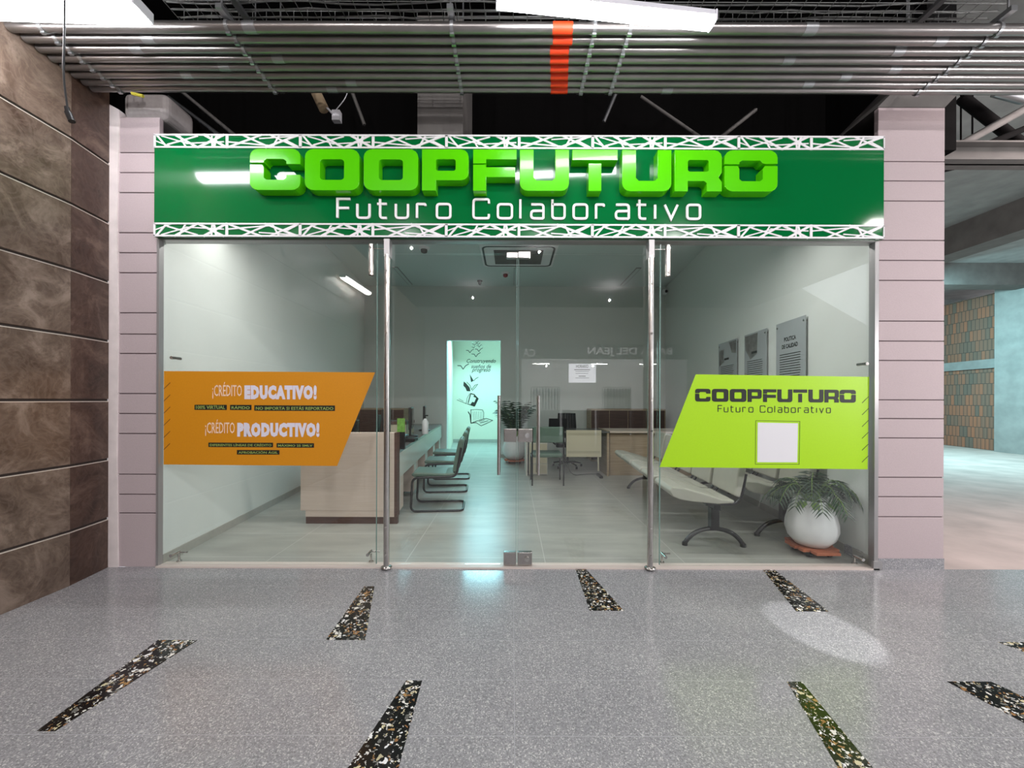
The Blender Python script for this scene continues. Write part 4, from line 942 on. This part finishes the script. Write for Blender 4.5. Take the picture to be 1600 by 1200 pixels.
# wall plates on the right wall
gp = 'framed notices on the right inside wall'
for z0, z1, lab, kind in ((4.06, 4.60, 'printed policy plate with a bold two-line heading, nearest to the glass', 0), (4.81, 5.37, 'printed plate with a dark picture at its top, middle of three', 1), (5.6, 6.22, 'printed plate with dark blurry corners, farthest from the glass', 2)):
    def W(u, z, d=0):      # u 0..1 from far (screen left) to near, z height
        y = z1+(z0-z1)*u; return (rx(y)-.03-d, y, z)
    t_ = thing('wall_plate', lab, 'plate', W(.5, 1.45), 0, gp)
    q = MB(); q.hexa([W(0, 1.45), W(1, 1.45), W(1, 2.31), W(0, 2.31)], (.006, 0, 0)); q.build('plate_sheet', M['acrylic'], t_, o=t_.location)
    for u in (.05, .95):
        for z in (1.5, 2.26):
            q = MB(); p = W(u, z); q.tube([(p[0]-.006, p[1], p[2]), (p[0]+.036, p[1], p[2])], .011, 10); q.build('standoff', M['steel'], t_, o=t_.location)
    xf = lambda x, y, d: W(x, y, .001+d)
    if kind == 0:
        text('heading', 'POLITICA', (.30, .70, 2.08, 2.13), xf, M['ink'], t_, t_.location, .03, 0, .0005); text('heading', 'DE CALIDAD', (.22, .76, 2.0, 2.05), xf, M['ink'], t_, t_.location, .03, 0, .0005)
    else:
        q = MB()
        if kind == 1: q.hexa([W(.03, 2.29, .001), W(.62, 2.29, .001), W(.60, 2.02, .001), (W(.3, 1.96, .001)), W(.05, 2.1, .001)], (-.0005, 0, 0))
        else: q.hexa([W(.03, 2.2, .001), W(.3, 2.2, .001), W(.32, 2.0, .001), W(.05, 1.95, .001)], (-.0005, 0, 0)); q.hexa([W(.6, 2.29, .001), W(.97, 2.29, .001), W(.97, 2.1, .001), W(.75, 2.12, .001)], (-.0005, 0, 0))
        q.build('picture', M['photo_a'], t_, o=t_.location)
        q = MB(); q.hexa([W(.35, 2.03, .002), W(.6, 2.03, .002), W(.6, 2.06, .002), W(.35, 2.06, .002)], (-.0005, 0, 0)); q.build('heading', M['ink'], t_, o=t_.location)
        q = MB(); q.hexa([W(.03, 1.47, .001), W(.45, 1.47, .001), W(.2, 1.75, .001), W(.03, 1.8, .001)], (-.0005, 0, 0)); q.build('picture', M['photo_b'], t_, o=t_.location)
    q = MB(); random.seed(kind+20)
    for k in range(11):
        z = 1.93-k*.028; q.hexa([W(.14, z, .0015), W(random.uniform(.78, .88), z, .0015), W(.84, z+.008, .0015), W(.14, z+.008, .0015)], (-.0004, 0, 0))
    q.hexa([W(.4, 1.52, .0015), W(.8, 1.52, .0015), W(.8, 1.54, .0015), W(.4, 1.54, .0015)], (-.0004, 0, 0))
    q.build('printed_lines', M['ink'], t_, o=t_.location)
# artwork on the hallway wall
AY = HW-.003
art = thing('wall_artwork', 'dark line artwork of birds and falling books with script on the mint hallway wall', 'wall decal', P(742, 660, AY))
ao = art.location; af = facing(AY)
for s, a, b, y0, y1 in (('Construyendo', 729, 774.5, 561, 569), ('sue\u00f1os de', 736, 767, 569.5, 575.5), ('progreso', 737, 766, 576.5, 583)):
    text('script_lettering', s, (a, b, y1, y0), af, M['ink'], art, ao, .008, .35, .002)
q = MB()
def ln(pts, wd=.9):
    for quad in q.strip(pts, wd): q.hexa([P(v[0], v[1], AY) for v in quad], (0, -.002, 0))
def poly(pts): q.hexa([P(x, y, AY) for x, y in pts], (0, -.002, 0))
for x, y, s in ((745, 535.5, 3), (741, 539, 3.5), (747, 538, 3), (739.5, 543.5, 3), (748.5, 541.5, 4), (734, 550, 6), (748, 548, 6), (743.5, 556, 7), (723.5, 575, 9)):
    ln([(x-s, y-s*.4), (x-s*.4, y-s*.35), (x, y+s*.25)], .35+s*.09); ln([(x, y+s*.25), (x+s*.4, y-s*.35), (x+s, y-s*.7)], .35+s*.09)
poly([(734, 585), (737, 590), (740, 595), (736, 597.5)]); ln([(740, 595.5), (743, 592), (747.5, 589.5)], .9)
poly([(724.5, 596), (729, 600), (734, 606), (735, 611.5), (729.5, 611.5), (727, 606), (724, 603)]); ln([(729, 597), (734, 602), (737, 609), (742, 602), (746.5, 600.5), (743, 605), (737.5, 611)], .8)
poly([(741.5, 616.5), (748, 623), (742, 635.5), (735, 632), (738, 628), (741, 629), (744, 622), (739.5, 620)]); ln([(734, 615), (730, 622), (728.5, 631), (714, 625)], .7); ln([(730, 631), (741, 635)], 1.1); ln([(717, 623.5), (724, 627)], .6); ln([(735, 615), (742, 617)], 1.6); ln([(735.5, 615), (731.5, 630)], 1.4)
ln([(731.5, 643.5), (734.5, 648), (736, 661)], 1.5); ln([(736, 641), (736, 654), (736, 661.5), (745, 658), (755, 655)], 1); ln([(735, 640.5), (745, 640), (754, 640.5), (756, 645), (755.5, 655)], .7); ln([(736, 661.5), (744, 660.5), (752, 665.5), (770, 657), (760, 654), (755, 655)], .9)
for k in range(6): ln([(739+k*2.8, 643), (740.5+k*2.5, 656.5-k*.4)], .35)
ln([(750, 661), (763, 657.5)], .9); ln([(748, 659), (757, 656.5)], .6)
q.build('drawing', M['ink'], art, o=ao)
# ceiling items inside
IC = 4.15
ac = thing('air_conditioner', 'square ceiling cassette air conditioner above the glass doors', 'air conditioner', (.11, 7.3, IC)); 
q = MB(); q.hexa([(-.80, -.68, -.001), (.80, -.68, -.001), (.74, .60, -.001), (-.74, .60, -.001)], (0, 0, -.02)); q.build('ceiling_frame', M['iceil'], ac)
q = MB(); q.box((-.70, -.6, -.05), (.70, .50, -.02)); q.build('fascia', M['white'], ac, bevel=.03, seg=3)
q = MB(); q.box((-.45, -.38, -.058), (.45, .32, -.048)); q.build('intake_grille', M['concdark'], ac)
q = MB(); 
ring = rr(-.64, -.54, .64, .44, .1, 5)
for quad in q.strip(ring, .035, True): q.hexa([(v[0], v[1], -.055) for v in quad], (0, 0, .006))
q.build('air_slot', M['black'], ac)
for x, y, nm, mt, r_, lb, ct in ((-1.60, 6.95, 'smoke_detector', 'white', .10, 'white round smoke detector on the office ceiling', 'detector'), (-.15, 8.3, 'fire_alarm', 'red', .09, 'small red alarm on the office ceiling beyond the air conditioner', 'alarm'), (-.75, 8.85, 'ceiling_sensor', 'black', .06, 'tiny black sensor on the office ceiling near the back wall', 'sensor')):
    t_ = thing(nm, lb, ct, (x, y, IC)); q = MB(); q.lathe([(r_, 0), (r_, -.02), (r_*.6, -.035)], n=24); q.build('base', M['white'] if nm != 'ceiling_sensor' else M['black'], t_); q = MB(); q.lathe([(r_*.6, -.033), (r_*.55, -.08), (r_*.2, -.1)], n=20); q.build('sensor_head', M[mt] if mt != 'white' else M['concdark'], t_)
for x, lb in ((-2.43, 'left'), (.08, 'middle'), (2.62, 'right')):
    t_ = thing('linear_lamp', 'unlit slim recessed lamp on the office ceiling, %s of three' % lb, 'lamp', (x, 7.2, IC), 0, 'unlit linear lamps of the office')
    q = MB(); q.box((-.05, .75, -.012), (.05, 1.95, -.0)); q.build('profile', M['alu'], t_); q = MB(); q.box((-.035, .77, -.015), (.035, 1.93, -.011)); q.build('diffuser', M['iceil'], t_)
dc = thing('security_camera', 'small dark security camera in the upper back corner of the office', 'camera', P(1039, 456, 9.1)); q = MB(); q.lathe([(.07, .06), (.07, 0), (.05, -.03)], n=18); q.box((0, -.02, .0), (.1, .25, .04)); q.build('housing', M['white'], dc); q = MB(); q.tube([(0, -.07, .01), (0, -.05, .01)], .035, 14); q.build('lens', M['black'], dc)

# ---------------------------------------------------------------- car park beyond the right pillar
m_ = MB(); m_.box((3.6, 3.3, 4.96), (22, 16, 5.1)); struct(m_.build('ceiling_slab', M['concrete'], o=(10, 8, 4.96)), 'raw concrete slab over the car park')
m_ = MB(); m_.hexa([(14.05, 13.4, 0), (13.72, 10.75, 0), (13.72, 10.75, 4.5), (14.05, 13.4, 4.5)], (.3, 0, 0)); struct(m_.build('wall_brick', M['brick'], o=(14, 12, 0)), 'wall of upright clay blocks in the car park')
m_ = MB(); m_.hexa([(14.0, 13.4, 2.36), (13.67, 10.75, 2.36), (13.67, 10.75, 2.62), (14.0, 13.4, 2.62)], (.1, 0, 0)); struct(m_.build('trim_8', M['concrete'], o=(13.9, 12, 2.4)), 'pale concrete band across the clay block wall')
m_ = MB(); m_.box((13.5, 9.6, 0), (16, 10.75, 4.96)); struct(m_.build('pillar_concrete', M['concrete'], o=(14.5, 10, 0)), 'large raw concrete pillar at the right edge')
m_ = MB(); m_.box((3.9, 13.4, 0), (16, 13.7, 4.96)); struct(m_.build('wall_far', M['concrete'], o=(10, 13.4, 0)))
m_ = MB(); m_.box((8.9, 3.3, 4.40), (9.4, 10.2, 4.96)); struct(m_.build('beam_long', M['concdark'], o=(9.1, 7, 4.4)), 'deep concrete beam running away over the car park')
m_ = MB(); m_.box((3.9, 9.85, 4.40), (22, 10.3, 4.96)); struct(m_.build('beam_cross', M['concdark'], o=(12, 10, 4.4)), 'concrete cross beam far across the car park')
m_ = MB(); m_.hexa([(3.56, 3.5, 0), (4.0, 13.4, 0), (4.0, 13.4, 4.9), (3.56, 3.5, 4.9)], (-.06, 0, 0)); struct(m_.build('wall_side', M['concdark'], o=(3.8, 7, 0)))
ib = thing('steel_beam', 'dark horizontal steel beam right of the pillar', 'beam', (5.2, 3.5, 3.55)); o = ib.location
a0, a1 = CH+(625-255)*3.5/F, CH+(625-226)*3.5/F
q = MB(); q.box((3.62, 3.49, a0), (9, 3.51, a1)); q.box((3.62, 3.42, a0), (9, 3.58, a0+.015)); q.box((3.62, 3.42, a1-.015), (9, 3.58, a1)); q.build('section', M['galv'] if 0 else M['concdark'], ib, o=o)
for (a, b, r_, Y, mt, lb) in (((1480, 235), (1605, 165), .035, 3.6, 'concdark', 'longest slanting'), ((1500, 150), (1610, 235), .05, 3.9, 'dark', 'thick black crossing'), ((1530, 228), (1620, 190), .03, 3.75, 'dark', 'short dark slanting'), ((1555, 140), (1600, 152), .05, 3.7, 'galv', 'short pale'), ((1462, 268), (1530, 252), .015, 4.4, 'dark', 'thin dark')):
    q = MB(); q.tube([P(a[0], a[1], Y), P(b[0], b[1], Y)], r_, 6); tag(q.build('roof_strut', M[mt], o=P(a[0], a[1], Y)), lb+' strut above the steel beam beside the right pillar' if 'thin' not in lb else 'thin dark rod just below the steel beam beside the right pillar', 'strut', 'roof struts beside the right pillar')
for x in (1500, 1518): 
    q = MB(); q.tube([(P(x, 150, 4.2)[0], 4.2, 4.96), P(x, 228, 4.2)], .008, 6); tag(q.build('hanger_rod', M['dark'], o=P(x, 150, 4.2)), 'thin vertical rod above the steel beam beside the right pillar', 'rod', 'thin rods above the steel beam')
m_ = MB(); m_.box((3.62, 3.36, 3.6), (3.88, 3.6, 4.9)); struct(m_.build('column_dark', M['dark'], o=(3.75, 3.4, 3.6)), 'black steel column behind the top of the right pillar')

# ---------------------------------------------------------------- shop across the corridor (seen as a reflection in the glass)
OY = -8.0
V = 2*GY-OY
def O_(px, py): return ((px-800)*V/F, OY, CH-(py-HZ)*V/F)
m_ = MB(); m_.box((-6, OY-3, 0), (9, OY-2.9, 4.9)); struct(m_.build('wall_opposite_back', M['shopwhite'], o=(2, OY-3, 0)))
m_ = MB(); m_.box((-6, OY-.1, 2.98), (9, OY, 4.9)); m_.box((-6, OY-.1, 0), (.35, OY, 2.98)); m_.box((6.6, OY-.1, 0), (9, OY, 2.98)); struct(m_.build('wall_opposite', M['concdark'], o=(2, OY, 0)))
m_ = MB(); m_.hexa([(9, OY, 0), (17, OY, 0), (17, OY, 2.4), (13.5, OY, 4.17), (9, OY, 6.7)], (0, -.2, 0)); m_.box((8.9, OY-.2, 6.7), (17, OY, 9)); struct(m_.build('wall_reflection_mask', M['concdark'], o=(12, OY, 0)))  # added mask, cut to leave a bright wedge mirrored in the right pane
of_ = thing('fascia_board', 'dark fascia with pale lettering over the shop across the corridor', 'sign', (3.4, OY, 2.95)); o = of_.location
q = MB(); q.box((.3, OY, 2.95), (6.6, OY+.06, 3.5)); q.build('board', M['shopdark'], of_, o=o)
bxf = lambda x, y, d: (x, OY+.06+d, y)
text('lettering', 'BANA DEL JEAN', (6.0, 2.82, 3.04, 3.38), bxf, M['white'], of_, o, .02, 0, .02)
text('lettering', 'CA', (.87, .40, 3.02, 3.32), bxf, M['white'], of_, o, .02, 0, .02)
for x in (1.2, 3.6, 5.6):
    t_ = thing('shop_lamp', 'small bright lamp inside the shop across the corridor', 'lamp', (x, OY-1.4, 2.9), 0, 'lamps in the shop across the corridor')
    q = MB(); q.box((-.35, -.06, 0), (.35, .06, .04)); q.build('housing', M['fix'], t_); q = MB(); q.box((-.33, -.05, -.01), (.33, .05, 0)); q.build('diffuser', M['downglow'], t_)
random.seed(4)
for x in (.95, 2.35, 3.75, 5.15):
    t_ = thing('display_cabinet', 'low dark display cabinet in the shop across the corridor', 'cabinet', (x+.3, OY-.9, 0), 0, 'display cabinets in the shop across the corridor')
    q = MB(); q.box((-.62, -.2, 0), (.62, .2, .98)); q.build('cabinet_body', M['shopdark'], t_); q = MB(); q.box((-.64, -.22, .98), (.64, .22, 1.0)); q.build('cabinet_top', M['black'], t_)
for x in (1.4, 4.4):
    t_ = thing('clothes_rack', 'rack of dark clothes in the shop across the corridor', 'clothes rack', (x, OY-1.7, 0), 0, 'clothes racks in the shop across the corridor')
    q = MB(); q.tube(fillet([(-.6, 0, 0), (-.6, 0, 1.95), (.6, 0, 1.95), (.6, 0, 0)], .05), .015, 8); q.build('rail', M['steel'], t_)
    for k in range(9):
        xx = -.5+k*.125; q = MB(); q.hexa([(xx, -.12, 1.0), (xx, .12, 1.0), (xx, .2, 1.75), (xx, .05, 1.9), (xx, -.05, 1.9), (xx, -.2, 1.75)], (.05, 0, 0)); q.build('garment', M['denim'] if k % 2 else M['cloth'], t_)
